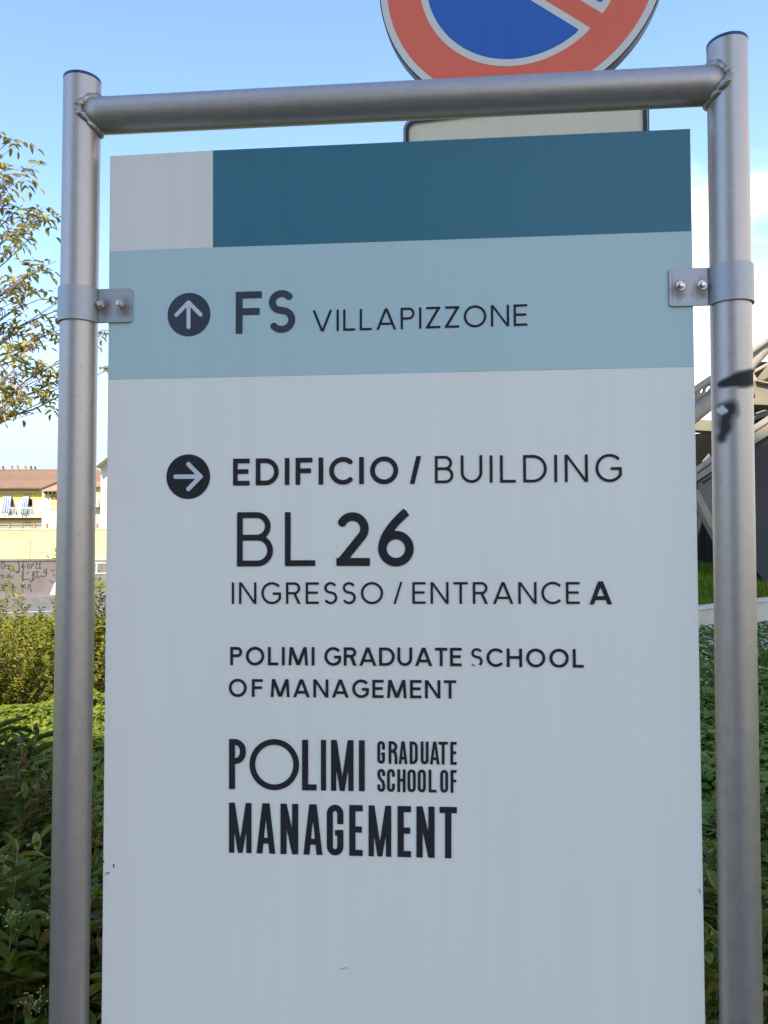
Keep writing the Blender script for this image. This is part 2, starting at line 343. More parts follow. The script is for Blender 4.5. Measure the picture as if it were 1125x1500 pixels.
def glyph(ch, w, cond=None, splay=False):
    """unit cap height stroke letter: returns (distance, width). cond = width of a condensed face"""
    h = w/2; c = cond is not None; B = d_box
    def stem(x=0): return B(x, x+w, 0, 1)
    def clip(f, W, pad=.0): return inter(f, B(-pad, W+pad, 0, 1))
    if ch == 'I': return stem(), w
    if ch == 'L':
        W = cond or .545+h*.4; return union(stem(), B(0, W, 0, w)), W
    if ch in 'EF':
        W = cond or .595+h*.4; mid = .52; fs = [stem(), B(0, W, 1-w, 1), B(0, W*(.92 if not c else .94), mid-h, mid+h)]
        if ch == 'E': fs.append(B(0, W, 0, w))
        return union(*fs), W
    if ch == 'T':
        W = cond or .64+h*.4; return union(B(W/2-h, W/2+h, 0, 1), B(0, W, 1-w, 1)), W
    if ch == 'H':
        W = cond or .75+h; return union(stem(), stem(W-w), B(0, W, .52-h, .52+h)), W
    if ch == 'U':
        W = cond or .73+h; r = W/2-h; ry = r if not c else r*1.1
        return d_path([(h,1)]+arc(W/2, h+ry, r, ry, 180, 360)+[(W-h,1)], w), W
    if ch == 'N':
        W = cond or .77+h; t = w*1.02
        if c: return union(stem(), stem(W-w), clip(d_poly([(w*.12,1),(W-w*1.0,0),(W-w*.12,0),(w*1.0,1)]), W)), W
        return union(stem(), stem(W-w), clip(d_poly([(0,1),(W-t*1.05,0),(W,0),(t*1.05,1)]), W)), W
    if ch == 'M':
        W = cond or 1.0+h; sp = 0 if c else .07; q = w*1.06; m_ = W/2; k = .0 if c else .02; ww = w if not c else w*.86
        L1 = d_poly([(0,0),(ww*1.0,0),(sp+ww,1),(sp,1)]); R1 = d_poly([(W-ww,0),(W,0),(W-sp,1),(W-sp-ww,1)])
        hw = q*.62 if not c else w*.55
        d1 = d_poly([(sp,1),(m_-hw,k),(m_+hw*.9,k),(sp+ww*1.12,1)]); d2 = d_poly([(m_-hw*.9,k),(m_+hw,k),(W-sp,1),(W-sp-ww*1.12,1)])
        if c:
            d1 = d_poly([(w*.12,1),(m_-.048,0),(m_+.042,0),(w*.95,1)]); d2 = d_poly([(m_-.042,0),(m_+.048,0),(W-w*.12,1),(W-w*.95,1)])
        return union(L1, R1, d1, d2), W
    if ch in 'AV':
        W = cond or .87+h; m_ = W/2; ap = w*.58; ft = w*1.10 if not c else w*1.0
        l = d_poly([(0,0),(ft,0),(m_+ap*.92,1),(m_-ap,1)]); r = d_poly([(W-ft,0),(W,0),(m_+ap,1),(m_-ap*.92,1)])
        if c: l = d_poly([(0,0),(w*.98,0),(m_+.03,1),(m_-.072,1)]); r = d_poly([(W-w*.98,0),(W,0),(m_+.072,1),(m_-.03,1)])
        f = union(l, r)
        if ch == 'V': g = f; return (lambda X, Y: g(X, 1-Y)), W
        yb = .28 if not c else .26; return union(f, B(W*.2, W*.8, yb-h, yb+h*.9)), W
    if ch == 'Z':
        W = cond or .61+h; return union(B(0,W,0,w), B(0.02,W,1-w,1), inter(d_poly([(0,w*.6),(w*1.28,w*.6),(W,1-w*.6),(W-w*1.28,1-w*.6)]), B(0,W,0,1))), W
    if ch in 'PR':
        W = cond or .60+h*.9+(.04 if ch == 'R' else 0); bh = .56 if not c else .50; ry = (bh-w)/2; rx = ry if not c else min(ry, W-w-h)
        if c: ry = min(ry, rx*1.15)
        xr = W-h - (0 if ch == 'P' else (.02 if not c else 0)); top = 1-h; bot = 1-bh+h
        p = [(h,top),(xr-rx,top)]+arc(xr-rx, top-ry, rx, ry, 90, 0, 10)+arc(xr-rx, bot+ry, rx, ry, 0, -90, 10)+[(h,bot)]
        fs = [stem(), d_path(p, w)]
        if ch == 'R':
            if c: fs.append(d_path([(xr-rx*.9,bot),(xr-rx*.2,bot-.06),(W-h*.95,.30),(W-h*.9,0)], w))
            else: fs.append(clip(d_poly([(W-w*1.2,0),(W,0),(W*.52+w*.9,bot),(W*.52-w*.3,bot)]), W))
        return union(*fs), W
    if ch == 'B':
        W = cond or .62+h*1.1; m_ = .53; r1 = (1-h-m_)/2; r2 = (m_-h)/2
        p1 = [(h,1-h),(W-.045-h-r1,1-h)]+arc(W-.045-h-r1, 1-h-r1, r1, r1, 90, -90)+[(h,m_)]
        p2 = [(h,m_),(W-h-r2,m_)]+arc(W-h-r2, h+r2, r2, r2, 90, -90)+[(h,h)]
        return union(stem(), d_path(p1,w), d_path(p2,w)), W
    if ch == 'D':
        W = cond or .82+h*.5; ry = .5-h; rx = ry*.98 if not c else W-w-h
        if c: ry = rx*1.15
        p = [(h,1-h),(W-h-rx,1-h)]+arc(W-h-rx, 1-h-ry, rx, ry, 90, 0, 14)+arc(W-h-rx, h+ry, rx, ry, 0, -90, 14)+[(h,h)]
        return union(stem(), d_path(p,w)), W
    o = .012
    if ch == 'O':
        W = cond or 1.03
        if c and cond < .9:
            rx = W/2-h; ry = rx*1.15; p = arc(W/2, 1-h-ry, rx, ry, 0, 180, 14)+arc(W/2, h+ry, rx, ry, 180, 360, 14); return d_path(p+[p[0]], w, True), W
        p = arc(W/2, .5, W/2-h, .5-h+o, 0, 360, 48); return d_path(p, w, True), W
    if ch in 'CG':
        if c:
            W = cond; rx = W/2-h; ry = rx*1.15; e1 = .62 if ch == 'G' else .66
            p = [(W-h,e1)]+arc(W/2,1-h-ry,rx,ry,0,180,14)+arc(W/2,h+ry,rx,ry,180,360,14)+[(W-h,.36 if ch=='C' else .50)]
            fs = [d_path(p,w)]
            if ch == 'G': fs.append(B(W*.50, W, .5-w*.9, .5))
            return union(*fs), W
        r = .5-h; cx = .5
        if ch == 'C':
            W = .87; return d_path(arc(cx,.5,r+.01,r+o,43,317,40), w), W
        W = .93; xr = W-h; a = -math.degrees(math.acos(min(1,(xr-cx)/r)))
        p = arc(cx,.5,r,r+o,43,360+a,40); ye = p[-1][1]
        return union(d_path(p,w), B(xr-h, xr+h, ye-.02, .5+h*.6), B(.54, W, .5-h*1.4, .5+h*.6)), W
    if ch == 'S':
        W = cond or .575+h*.9; rx = W/2-h
        if c:
            ry = rx*1.15
            p = [(W-h,.70)]+arc(W/2,1-h-ry,rx,ry,0,180,12)+[(h,.74),(h+rx*.35,.60),(W-h-rx*.35,.44),(W-h,.30)]+arc(W/2,h+ry,rx,ry,0,-180,12)+[(h,.32)]
            return d_path(p,w), W
        r1 = (1-w+2*o)*.235; r2 = (1-w+2*o)*.265
        p = arc(W/2,1-h+o-r1,rx*.93,r1,28,248,20)+arc(W/2,h-o+r2,rx,r2,68,-152,20); return d_path(p,w), W
    if ch == '/':
        W = .42; return d_poly([(0,-.02),(w*1.05,-.02),(W,1.0),(W-w*1.05,1.0)]), W
    if ch == '2':
        W = .63; r = .5*(W-.02)-h; cy = 1-h-r
        p = arc(W/2-.01,cy,r,r,158,-38,22)+[(w*.62,w*.55)]
        return union(inter(d_path(p,w,False,False), B(-.1,1,0.0,1.1)), B(0,W,0,w*.93)), W
    if ch == '6':
        W = .665; r = W/2-h; cy = h+r-.01; p0 = (W/2-r, cy+.02)
        pts = []
        a, b, cc = np.array((h,cy)), np.array((h+.005,.62)), np.array((W*.80,1.04-h*.4))
        for i in range(17):
            t = i/16; pts.append(tuple((1-t)**2*a+2*t*(1-t)*b+t*t*cc))
        return union(d_path(arc(W/2,cy,r,r,0,360,40),w,True), d_path(pts,w)), W
    return B(0,.01,0,.01), .3

# ------------------------------------------------------------------ the direction sign (its own frame: x along the panel, y away, z up)
PSI = R(4.76467166); Nn = Vector((math.sin(PSI), math.cos(PSI), 0)); Tt = Vector((math.cos(PSI), -math.sin(PSI), 0))
def on_panel(px, py):
    r = ray(px, py); q = EYE + r*(1.05/r.dot(Nn)); d = q - 1.05*Nn; return (d.dot(Tt), q.z)
sign = empty('direction_sign', 1.05*Nn, -PSI)
tag(sign, 'tall pale grey direction sign with petrol blue header hung between two steel tube posts', 'sign')
def smooth01(d, s): return np.clip(.5-d/s, 0, 1)
def post(p0, p1, rad, mat, marks=False):
    n, rings = (160, 1100) if marks else (96, 24)
    t = np.linspace(0,1,rings+1); a = np.arange(n)*2*np.pi/n
    cx = p0[0]+(p1[0]-p0[0])*t; cz = p0[1]+(p1[1]-p0[1])*t
    Vx = cx[:,None]+rad*np.cos(a)[None,:]; Vy = np.repeat((rad*np.sin(a))[None,:], rings+1, 0); Vz = np.repeat(cz[:,None], n, 1)
    V = np.stack([Vx,Vy,Vz],-1).reshape(-1,3)
    i = np.arange(rings)[:,None]*n; j = np.arange(n)[None,:]; j2 = (j+1)%n
    q = np.stack([i+j, i+j2, i+n+j2, i+n+j],-1).reshape(-1,4)
    T = np.concatenate([q[:,[0,1,2]], q[:,[0,2,3]]])
    o = from_np('pole', V, T, mat, sign, True)
    if marks:
        W = np.array([1.05*Nn.x,1.05*Nn.y,0])+V[:,:1]*np.array(Tt)[None]+V[:,1:2]*np.array(Nn)[None]; W[:,2] += V[:,2]
        rel = W-np.array(EYE); xc = rel@np.array(X); yc = rel@np.array(D); zc = rel@np.array(U)
        PX = 562.5+F*xc/yc; PY = 750-F*zc/yc
        front = V[:,1] < 0.004
        rng = np.random.default_rng(3); wob = 1.3*np.sin(PX*.21+PY*.17)+.9*np.sin(PY*.28-PX*.12+1)
        tri = d_poly([(1046,566),(1102,569),(1102,541),(1076,548),(1059,554)][::-1]) if False else None
        def capsule(ax,ay,bx,by,r0,r1):
            L2 = (bx-ax)**2+(by-ay)**2; tt = np.clip(((PX-ax)*(bx-ax)+(PY-ay)*(by-ay))/L2,0,1)
            return np.hypot(PX-ax-(bx-ax)*tt, PY-ay-(by-ay)*tt)-(r0+(r1-r0)*tt)
        A = capsule(1054,563.5,1078,557,4.5,10); A2 = capsule(1078,557,1100,553,10.0,13.5)
        A = np.minimum(A, A2); A = np.maximum(A, PY-568)
        Bm = np.minimum(capsule(1060,600,1071,599,11,11), capsule(1066,604,1062,624,10.5,9.5)); Bm = np.minimum(Bm, capsule(1062,624,1057,640,9.5,7))
        sp = np.maximum(smooth01(A+wob*.6, 5.0)*.95, smooth01(Bm+wob, 9.0)*.93)*front
        ang = np.arctan2(PY-601, PX-1058); rr = 7.2+.7*np.sin(ang*4+1)+.6*np.sin(ang*9)+.5*np.sin(ang*15+2)
        ch = smooth01(np.hypot((PX-1057.5)/1.25, PY-601)-rr*.86, .8)*front
        for nm, arr in (('spray',sp),('chip',ch)):
            at_ = o.data.attributes.new(nm, 'FLOAT', 'POINT'); at_.data.foreach_set('value', arr.astype(np.float32))
    return o
RP = 0.0258
pl_top = on_panel(118.5, 122); pl_bot = (-.5279-(-.5241+.5279)/1.233*.9, 0.0)
pr_top = on_panel(1065, 68); pr_bot = (.3727-.004, 0.0)
pl0, pl1 = (-.5305, 0.0), (-.5232, pl_top[1]); pr0, pr1 = (.3677, 0.0), (.3790, pr_top[1])
post(pl0, pl1, RP, M['pipe']); post(pr0, pr1, RP, M['pipe_marked'], True)
for o, (x, z) in zip([o for o in sign.children if o.name.startswith('pole')], (pl1, pr1)):
    b = MB(); b.tube([(x,0,z-.012),(x,0,z+.0015),(x,0,z+.0042),(x,0,z+.0055)], [RP-.003,RP+.0004,RP+.0002,RP-.003], 64)
    b.build('end_cap', M['cap'], o, True)
def lerp_post(p0, p1, z): return p0[0]+(p1[0]-p0[0])*(z-p0[1])/(p1[1]-p0[1])
# crossbar
RB = 0.0250
zl, zr = on_panel(150,170)[1], on_panel(1035,126)[1]
xl, xr_ = lerp_post(pl0,pl1,zl), lerp_post(pr0,pr1,zr)
b = MB(); P0 = Vector((xl+.004,0,zl)); P1 = Vector((xr_-.004,0,zr)); b.tube([P0+(P1-P0)*i/30 for i in range(31)], RB, 96); b.build('crossbar', M['beam'], sign, True)
rnd = random.Random(5)
def weld(x, z, side):
    n, k = 150, 12; V = []; Fc = []
    for i in range(n):
        t = 2*math.pi*i/n; yy = RB*math.sin(t); zz = RB*math.cos(t)
        xo = math.sqrt(max(RP**2-yy**2, 0.0)); lump = 1+.20*math.sin(i*.17+x*9)+.16*math.sin(i*.43+1)+.08*math.sin(i*1.1)+.10*rnd.random()
        r = .0036*lump; c = Vector((x+side*(xo+.0008), yy*1.03, z+zz*1.03))
        rad = Vector((side*.7, math.sin(t)*1.0, math.cos(t)*1.0)).normalized()
        tan = Vector((0, math.cos(t), -math.sin(t))).normalized(); bn = rad.cross(tan).normalized()
        for j in range(k):
            u = 2*math.pi*j/k; V.append(c + (rad*math.cos(u)+bn*math.sin(u)*1.5)*r)
    for i in range(n):
        for j in range(k):
            Fc.append((i*k+j, ((i+1)%n)*k+j, ((i+1)%n)*k+(j+1)%k, i*k+(j+1)%k))
    o = from_data('weld_bead', V, Fc, M['weld'], sign, True)
weld(xl, zl, 1); weld(xr_, zr, -1)
b = MB()
# panel plate
TL, TR = on_panel(161,228), on_panel(1011.5,188)
BLx, BRx = on_panel(148.5,1500)[0]-.0003, on_panel(1033.5,1500)[0]-.0006
ZB = 0.42
b.prism([(BLx,0.0,ZB),(BRx,0.0,ZB),(TR[0],0.0,TR[1]),(TL[0],0.0,TL[1])], (0,.022,0))
panel = b.build('sign_panel', M['panel'], sign, bevel=.0012)
def film(name, pts, mat, y=-.0004, th=.0003, lab=None):
    P = [on_panel(*p) for p in pts]; bb = MB(); bb.prism([(p[0], y, p[1]) for p in P][::1], (0, th, 0))
    o = bb.build(name, mat, panel)
    if lab: o['label'] = lab
    return o
e = .9
film('colour_band', [(161+e,228+e),(312,219.6+e),(312,362.5),(160+e,368.5)], M['band_grey'], lab='warm pale grey square in the top left corner')
film('colour_band', [(312,219.6+e),(1011.5-e,188+e),(1013.5-e,338.8),(312,362.5)], M['band_teal'], lab='dark petrol blue header field')
film('colour_band', [(160+e,368.5),(1013.5-e,338.8),(1016.5-e,537),(158+e,556)], M['band_blue'], lab='light blue band')
def put_strokes(V, Fc, mapf, name, mat, parent, lab=None):
    o = from_data(name, [mapf(x,y) for x,y in V], Fc, mat, parent)
    if lab: o['label'] = lab
    return o
def text_line(items, p0, p1, h0, h1, mat, y=-.0010, lab=None, tr=.14, fit=True, cell=1/36., rnd=.0):
    """items: list of (char, weight, cond, x override or None). p0,p1 photo points of the baseline ends, h0,h1 cap heights there"""
    a, bq = on_panel(*p0), on_panel(*p1)
    ta, tb = on_panel(p0[0], p0[1]-h0), on_panel(p1[0], p1[1]-h1)
    A = np.array(a); Bv = np.array(bq); W = Bv[0]-A[0]; H0 = ta[1]-a[1]; H1 = tb[1]-bq[1]; Hm = (H0+H1)/2
    def mp(s, v):   # s in 0..1 along, v in cap heights
        return (A[0]+s*W, y, A[1]+s*(Bv[1]-A[1])+v*(H0+s*(H1-H0)))
    L = W/Hm
    gs = []
    for it in items:
        if it[0] == ' ': gs.append((None, it[1])); continue
        gs.append(glyph(it[0], it[1], it[2] if len(it) > 2 else None))
    tot = sum(g[1] for g in gs); n = len(gs)-1
    gap = (L-tot)/n if n else 0
    x = 0; V = []; Fc = []
    for k, g in enumerate(gs):
        if g[0] is not None:
            f = g[0]
            if rnd: f0 = f; f = (lambda X_, Y_, f0=f0: f0(X_, Y_))
            vv, ff = strokes_mesh(f, -.06-cell*.37, g[1]+.08, -.06-cell*.41, 1.08, cell)
            o0 = len(V); V += [mp((x+p[0])/L, p[1]) for p in vv]; Fc += [tuple(i+o0 for i in q) for q in ff]
        x += g[1]+gap
    o = from_data('lettering', V, Fc, mat, panel)
    if lab: o['label'] = lab
    return gap
def T(s, w, sp=.22): return [(' ', sp) if c == ' ' else (c, w) for c in s]
ink, inkb = M['ink'], M['ink_band']
text_line(T('FS', .165), (345.5,489.2), (432.7,486.4), 61.5, 61, inkb, lab='bold letters FS', cell=1/60)
text_line(T('VILLAPIZZONE', .108), (458,486.2), (772.5,477.2), 31.4, 31.6, ink, lab='thin capitals VILLAPIZZONE')
text_line(T('EDIFICIO', .175), (341.6,711.4), (583.4,708.6), 39.4, 39.8, ink, lab='bold capitals EDIFICIO', cell=1/44)
text_line(T('/', .165), (600.3,708.2), (617.8,708.0), 40, 40, ink, lab='bold slash')
text_line(T('BUILDING', .102), (637.2,707.9), (911,705.6), 40, 40.4, ink, lab='thin capitals BUILDING', cell=1/44)
text_line(T('BL', .108), (347.3,829.8), (462.0,829.0), 79.5, 79, ink, lab='large thin letters BL', cell=1/64)
text_line(T('26', .160), (492.9,828.9), (606.3,829.0), 78.6, 78.6, ink, lab='large bold number 26', cell=1/64)
text_line(T('INGRESSO', .112), (339.7,884.6), (561.4,884.5), 31.7, 31.7, ink, lab='thin capitals INGRESSO')
text_line(T('/', .095), (576.4,884.0), (588.2,884.0), 32, 32, ink, lab='thin slash')
text_line(T('ENTRANCE', .112), (604.2,884.4), (849.4,884.6), 31.9, 32.2, ink, lab='thin capitals ENTRANCE')
text_line(T('A', .175), (863.4,885.4), (895.4,885.3), 34, 34, ink, lab='bold letter A')
text_line(T('POLIMI', .158), (337.5,974.2), (460.9,974.6), 26.8, 26.9, ink, lab='first word of the institute name')
text_line(T('GRADUATE', .158), (475.3,974.8), (676.4,975.8), 26.9, 27.1, ink, lab='capitals GRADUATE')
# SCHOOL: the first S has lost the vinyl of its lower curve
_g = glyph
def glyph(ch, w, cond=None, splay=False):
    if ch == '$':
        f, W = _g('S', w)
        hole = d_poly([(-.1,-.1),(.36,-.1),(.50,.03),(.40,.20),(.25,.30),(-.1,.36)])
        keep = union(d_path([(.05,.16),(.13,.10),(.12,.04),(.19,.03)],.035), d_path([(.04,.05),(.08,.12)],.03), d_path([(.22,.09),(.25,.02)],.03))
        return union(cut(f, hole), keep), W
    return _g(ch, w, cond, splay)
text_line([('$',.135)]+T('CHOOL', .158), (690,976.2), (855,978.0), 26.8, 27.4, ink, lab='capitals SCHOOL, lower curve of the S worn away')
text_line(T('OF', .158), (335.4,1020.4), (385.2,1020.8), 26.2, 26.2, ink, lab='capitals OF')
text_line(T('MANAGEMENT', .158), (396.7,1020.8), (668.4,1023.2), 26.4, 26.9, ink, lab='capitals MANAGEMENT')
# logo, condensed: letters placed one by one (zoomed photo units -> photo px)
def logo(rows, top0, top1, bot0, bot1, xa, xb, wt, lab, cell=1/84):
    """rows: (char, x0, x1); top/bottom given at xa and xb in zoom units"""
    V = []; Fc = []
    zx = lambda x: 320+x/3.0405
    zy = lambda v: 1070+v/3.0405
    for ch, x0, x1 in rows:
        s0 = (x0-xa)/(xb-xa); tp = top0+(top1-top0)*s0; bt = bot0+(bot1-bot0)*s0; H = bt-tp; W = (x1-x0)/H
        g = _g(ch, wt*H/H, W) if ch != 'o' else (d_path(arc(W/2,.5,W/2-.058,.5-.050,0,360,60), .115, True), W)
        if ch == 'I': g = (d_box(0,W,0,1), W)
        vv, ff = strokes_mesh(g[0], -.05-cell*.3, W+.06, -.06-cell*.4, 1.07, cell)
        o0 = len(V)
        for (x, v) in vv:
            xx = x0+x*H; s = (xx-xa)/(xb-xa); tq = top0+(top1-top0)*s; bq = bot0+(bot1-bot0)*s
            p = on_panel(zx(xx), zy(bq-(bq-tq)*v)); V.append((p[0], -.0010, p[1]))
        Fc += [tuple(i+o0 for i in q) for q in ff]
    o = from_data('logo_lettering', V, Fc, ink, panel); o['label'] = lab
logo([('P',48,123),('o',139,360),('L',373,438),('I',457,480),('M',502,602),('I',626,652)], 37,43,260,270,48,651,.120,'heavy condensed logo word with a large ring for its O')
logo([('G',708,742),('R',758,797),('A',803,842),('D',852,888),('U',901,936),('A',942,985),('T',980,1022),('E',1033,1061)], 46,50,147,152,708,1060,.125,'small condensed word GRADUATE',1/40)
logo([('S',708,743),('C',751,786),('H',797,834),('O',842,879),('O',888,924),('L',936,972),('O',988,1023),('F',1034,1061)], 170,175,272,277,708,1060,.125,'small condensed words SCHOOL OF',1/40)
logo([('M',48,148),('A',170,254),('N',277,356),('A',379,464),('G',483,557),('E',583,643),('M',669,770),('E',798,858),('N',882,963),('T',985,1062)], 320,340,543,569,48,1060,.122,'heavy condensed word MANAGEMENT')
# arrow discs
def roundel(cx, cy, r, kind, lines, sw, mat, lab):
    c0 = on_panel(cx, cy); rr = abs(on_panel(cx+r, cy)[0]-c0[0]); s = rr
    ls = [[((on_panel(*p)[0]-c0[0])/s, (on_panel(*p)[1]-c0[1])/s) for p in l] for l in lines]
    ar = union(*[d_path(l, sw/r, False, True) for l in ls])
    V, Fc = strokes_mesh(d_circle(0,0,1), -1.05, 1.06, -1.05, 1.06, 1/28)
    o = from_data('arrow_disc', [(c0[0]+x*s, -.0008, c0[1]+z*s) for x,z in V], Fc, mat, panel); o['label'] = lab
    V, Fc = strokes_mesh(ar, -1.02, 1.03, -1.02, 1.03, 1/40)
    a = from_data('arrow', [(c0[0]+x*s, -.0012, c0[1]+z*s) for x,z in V], Fc, M['vinyl_white'], panel)
roundel(277,461,31.4,'up',[[(258.8,461.6),(276.6,443.2),(294.2,461.2)],[(276.6,444),(276.5,479.5)]],5.8,inkb,'dark disc with an upward arrow')
roundel(275.9,698.2,32,'right',[[(276.3,680),(294.2,698.2),(276.3,716.4)],[(293,698.2),(257.6,698.4)]],6.3,ink,'dark disc with an arrow to the right')
# scrapes on the panel edge and small marks
def mark(pts, w, mat=None):
    c0 = on_panel(*pts[0]); px = on_panel(pts[0][0]+1, pts[0][1])[0]-c0[0]
    q = [((on_panel(*p)[0]-c0[0])/px, (on_panel(*p)[1]-c0[1])/px) for p in pts]
    xs = [p[0] for p in q]; ys = [p[1] for p in q]
    V, Fc = strokes_mesh(d_path(q, w, False, True), min(xs)-w, max(xs)+w, min(ys)-w, max(ys)+w, w/5)
    o = from_data('scuff_mark', [(c0[0]+x*px, -.0007, c0[1]+z*px) for x,z in V], Fc, mat or M['ink'], panel)
mark([(150.5,1260),(152.5,1263)],1.5); mark([(167,1265.6),(166.4,1268),(167.5,1270)],1.5); mark([(155,1277.5),(157.3,1280),(160.5,1277.2)],1.1); mark([(154.6,1281.6),(153.8,1282.6)],.9)
mark([(1024,1302),(1026,1308)],1.6,M['galv']); mark([(500,1419),(507,1417)],.8,M['galv'])
# clamps
def clamp(cx_px, cy_px, hz, post_ab, side, bolts):
    c = on_panel(cx_px, cy_px); pz = c[1]; xpole = lerp_post(*post_ab, pz); ro = RP+.0030
    pts = []      # outline in x,y (relative to tab centre), walking from the outer end round the front to the tab end
    n = 40; a0, a1 = 205, 355
    inner_x = xpole+side*ro
    tab_end = on_panel(bolts[2], cy_px)[0]
    org = (inner_x+tab_end)/2
    outer = []; innr = []
    for i in range(n+1):
        a = R(160+(200-4)*i/n) if side > 0 else R(20-(200-4)*i/n)
        outer.append((xpole+ro*math.cos(a), ro*math.sin(a))); innr.append((xpole+(ro-.0026)*math.cos(a), (ro-.0026)*math.sin(a)))
    # fold into the tab
    yt = -.0034
    outer += [(inner_x+side*.0015, yt), (inner_x+side*.012, yt), (tab_end-side*.004, yt)]
    innr += [(inner_x+side*.0015, -.0008), (inner_x+side*.012, -.0008), (tab_end-side*.004, -.0008)]
    bb = MB(); k = len(outer); V = []
    for (x, y) in outer: V.append((x-org, y, -hz)); V.append((x-org, y, hz))
    for (x, y) in innr: V.append((x-org, y, -hz)); V.append((x-org, y, hz))
    Fc = []
    for i in range(k-1):
        a = 2*i; c2 = 2*k+2*i
        Fc += [(a,a+2,a+3,a+1), (c2,c2+1,c2+3,c2+2), (a,c2,c2+2,a+2), (a+1,a+3,c2+3,c2+1)]
    Fc += [(0,1,2*k+1,2*k), (2*k-2,4*k-2,4*k-1,2*k-1)]
    bb.add(V, Fc)
    # rounded end of the tab
    xe = tab_end-side*.004; n2 = 6; prof = [(xe, -hz+0)]+[(xe+side*.004*math.sin(R(90*i/n2)), -hz+.004-.004*math.cos(R(90*i/n2))) for i in range(1,n2+1)]
    prof += [(xe+side*.004*math.cos(R(90*i/n2)), hz-.004+.004*math.sin(R(90*i/n2))) for i in range(n2)]+[(xe, hz)]
    bb.prism([(p[0]-org, yt, p[1]) for p in prof], (0, .0026, 0))
    o = bb.build('clamp', M['clamp'], sign); o.location = (org, 0, pz)
    for p in o.data.polygons: p.use_smooth = False
    md = o.modifiers.new('bevel','BEVEL'); md.width = .0006; md.segments = 2; md.limit_method = 'ANGLE'
    for bx, by in bolts[:2]:
        q = on_panel(bx, by); m_ = MB(); R6 = .0046
        m_.tube([(0,0,0),(0,-.0012,0)], .0062, 24)
        hexp = [(R6*math.cos(R(60*i+12)), -.0012, R6*math.sin(R(60*i+12))) for i in range(6)]
        m_.prism(hexp, (0,-.0042,0)); m_.tube([(0,-.005,0),(0,-.0058,0),(0,-.0062,0)], [.0042,.0038,.002], 16)
        bo = m_.build('bolt', M['bolt'], o, bevel=.0003); bo.location = (q[0]-org, yt, q[1]-pz)
clamp(167, 448.5, .0245, (pl0,pl1), 1, [(149,447.2),(177.4,446.6),194.5])
clamp(1009, 421.5, .0255, (pr0,pr1), -1, [(1027.6,418.8),(996,419.8),979])

# ------------------------------------------------------------------ the no-parking sign behind
PS2 = R(12); N2 = Vector((math.sin(PS2), math.cos(PS2), 0)); T2 = Vector((math.cos(PS2), -math.sin(PS2), 0))
org2 = 1.65*N2 + T2*(-.04896); zc2 = 1.55+1.23894
ns = empty('no_parking_sign', (org2.x, org2.y, 0), -PS2)
tag(ns, 'round red and blue no-parking sign on a pole above and behind the direction sign', 'road sign')
b = MB(); b.tube([(0,0,zc2),(0,.028,zc2)], .3088, 128); b.build('disc_rim', M['sign_rim'], ns)
def face(name, f, y, mat, r=.312, cell=.006):
    V, Fc = strokes_mesh(f, -r, r, -r, r, cell)
    return from_data(name, [(x, y, zc2+z) for x,z in V], Fc, mat, ns)
nv = (.622,.783)
def band(lo, hi): return lambda X_, Y_: np.maximum(lo-(X_*nv[0]+Y_*nv[1]), (X_*nv[0]+Y_*nv[1])-hi)
Rw, Rr_, Rw2, Rb = .3062, .2912, .2172, .2023
redbar = band(-.0300,.0077); whbar = band(-.0446,.0232)
inner_w = cut(d_circle(0,0,Rw2), redbar)
face('white_edge', cut(d_circle(0,0,Rw), d_circle(0,0,Rr_)), -.0008, M['sign_white'])
face('red_ring', union(cut(d_circle(0,0,Rr_), d_circle(0,0,Rw2)), inter(d_circle(0,0,Rr_), redbar)), -.0008, M['sign_red'])
bl = cut(d_circle(0,0,Rb), whbar)
face('blue_field', bl, -.0008, M['sign_blue']); face('white_line', cut(inner_w, bl), -.0008, M['sign_white'])
b = MB(); b.tube([(0,.055,0),(0,.055,zc2+.28)], .03, 32); b.build('pole', M['galv'], ns, True)
for dz in (-.18,.18):
    b = MB(); b.box(-.05,.05,.018,.024,zc2+dz-.02,zc2+dz+.02); b.tube([(0,.055,zc2+dz-.018),(0,.055,zc2+dz+.018)], .0335, 32); b.build('bracket', M['galv'], ns)
# supplementary plate below, same pole
def on_ns(px, py):
    r = ray(px, py); q = EYE+r*(1.65/r.dot(N2)); d = q-org2; return (d.dot(T2), q.z)
x0, x1 = on_ns(591.3,190)[0], on_ns(950.8,180)[0]; zt = on_ns(600,177)[1]+.004; zb_ = zt-.33
def rrect(x0,x1,z0,z1,r):
    cx, cz = (x0+x1)/2, (z0+z1)/2; hx, hz = (x1-x0)/2-r, (z1-z0)/2-r
    def f(X_, Y_):
        dx = np.abs(X_-cx)-hx; dz = np.abs(Y_-cz)-hz
        return np.hypot(np.maximum(dx,0), np.maximum(dz,0))+np.minimum(np.maximum(dx,dz),0)-r
    return f
def flat(name, f, y, mat, cell=.004):
    V, Fc = strokes_mesh(f, x0-.01, x1+.01, zb_-.01, zt+.01, cell); return from_data(name, [(x,y,z) for x,z in V], Fc, mat, ns)
sh = rrect(x0,x1,zb_,zt,.026); l1 = rrect(x0+.0045,x1-.0045,zb_+.0045,zt-.0045,.022); l2 = rrect(x0+.0125,x1-.0125,zb_+.0125,zt-.0125,.018)
V, Fc = strokes_mesh(sh, x0-.01, x1+.01, zb_-.01, zt+.01, .004)
o = from_data('lower_plate', [(x,0,z) for x,z in V], Fc, M['plate'], ns)
md = o.modifiers.new('thick','SOLIDIFY'); md.thickness = .003; md.offset = -1
b = MB(); b.box(x0+.02,x1-.02,.0035,.015,zb_+.02,zb_+.045); b.box(x0+.02,x1-.02,.0035,.015,zt-.05,zt-.025); b.build('plate_stiffener', M['galv'], ns)
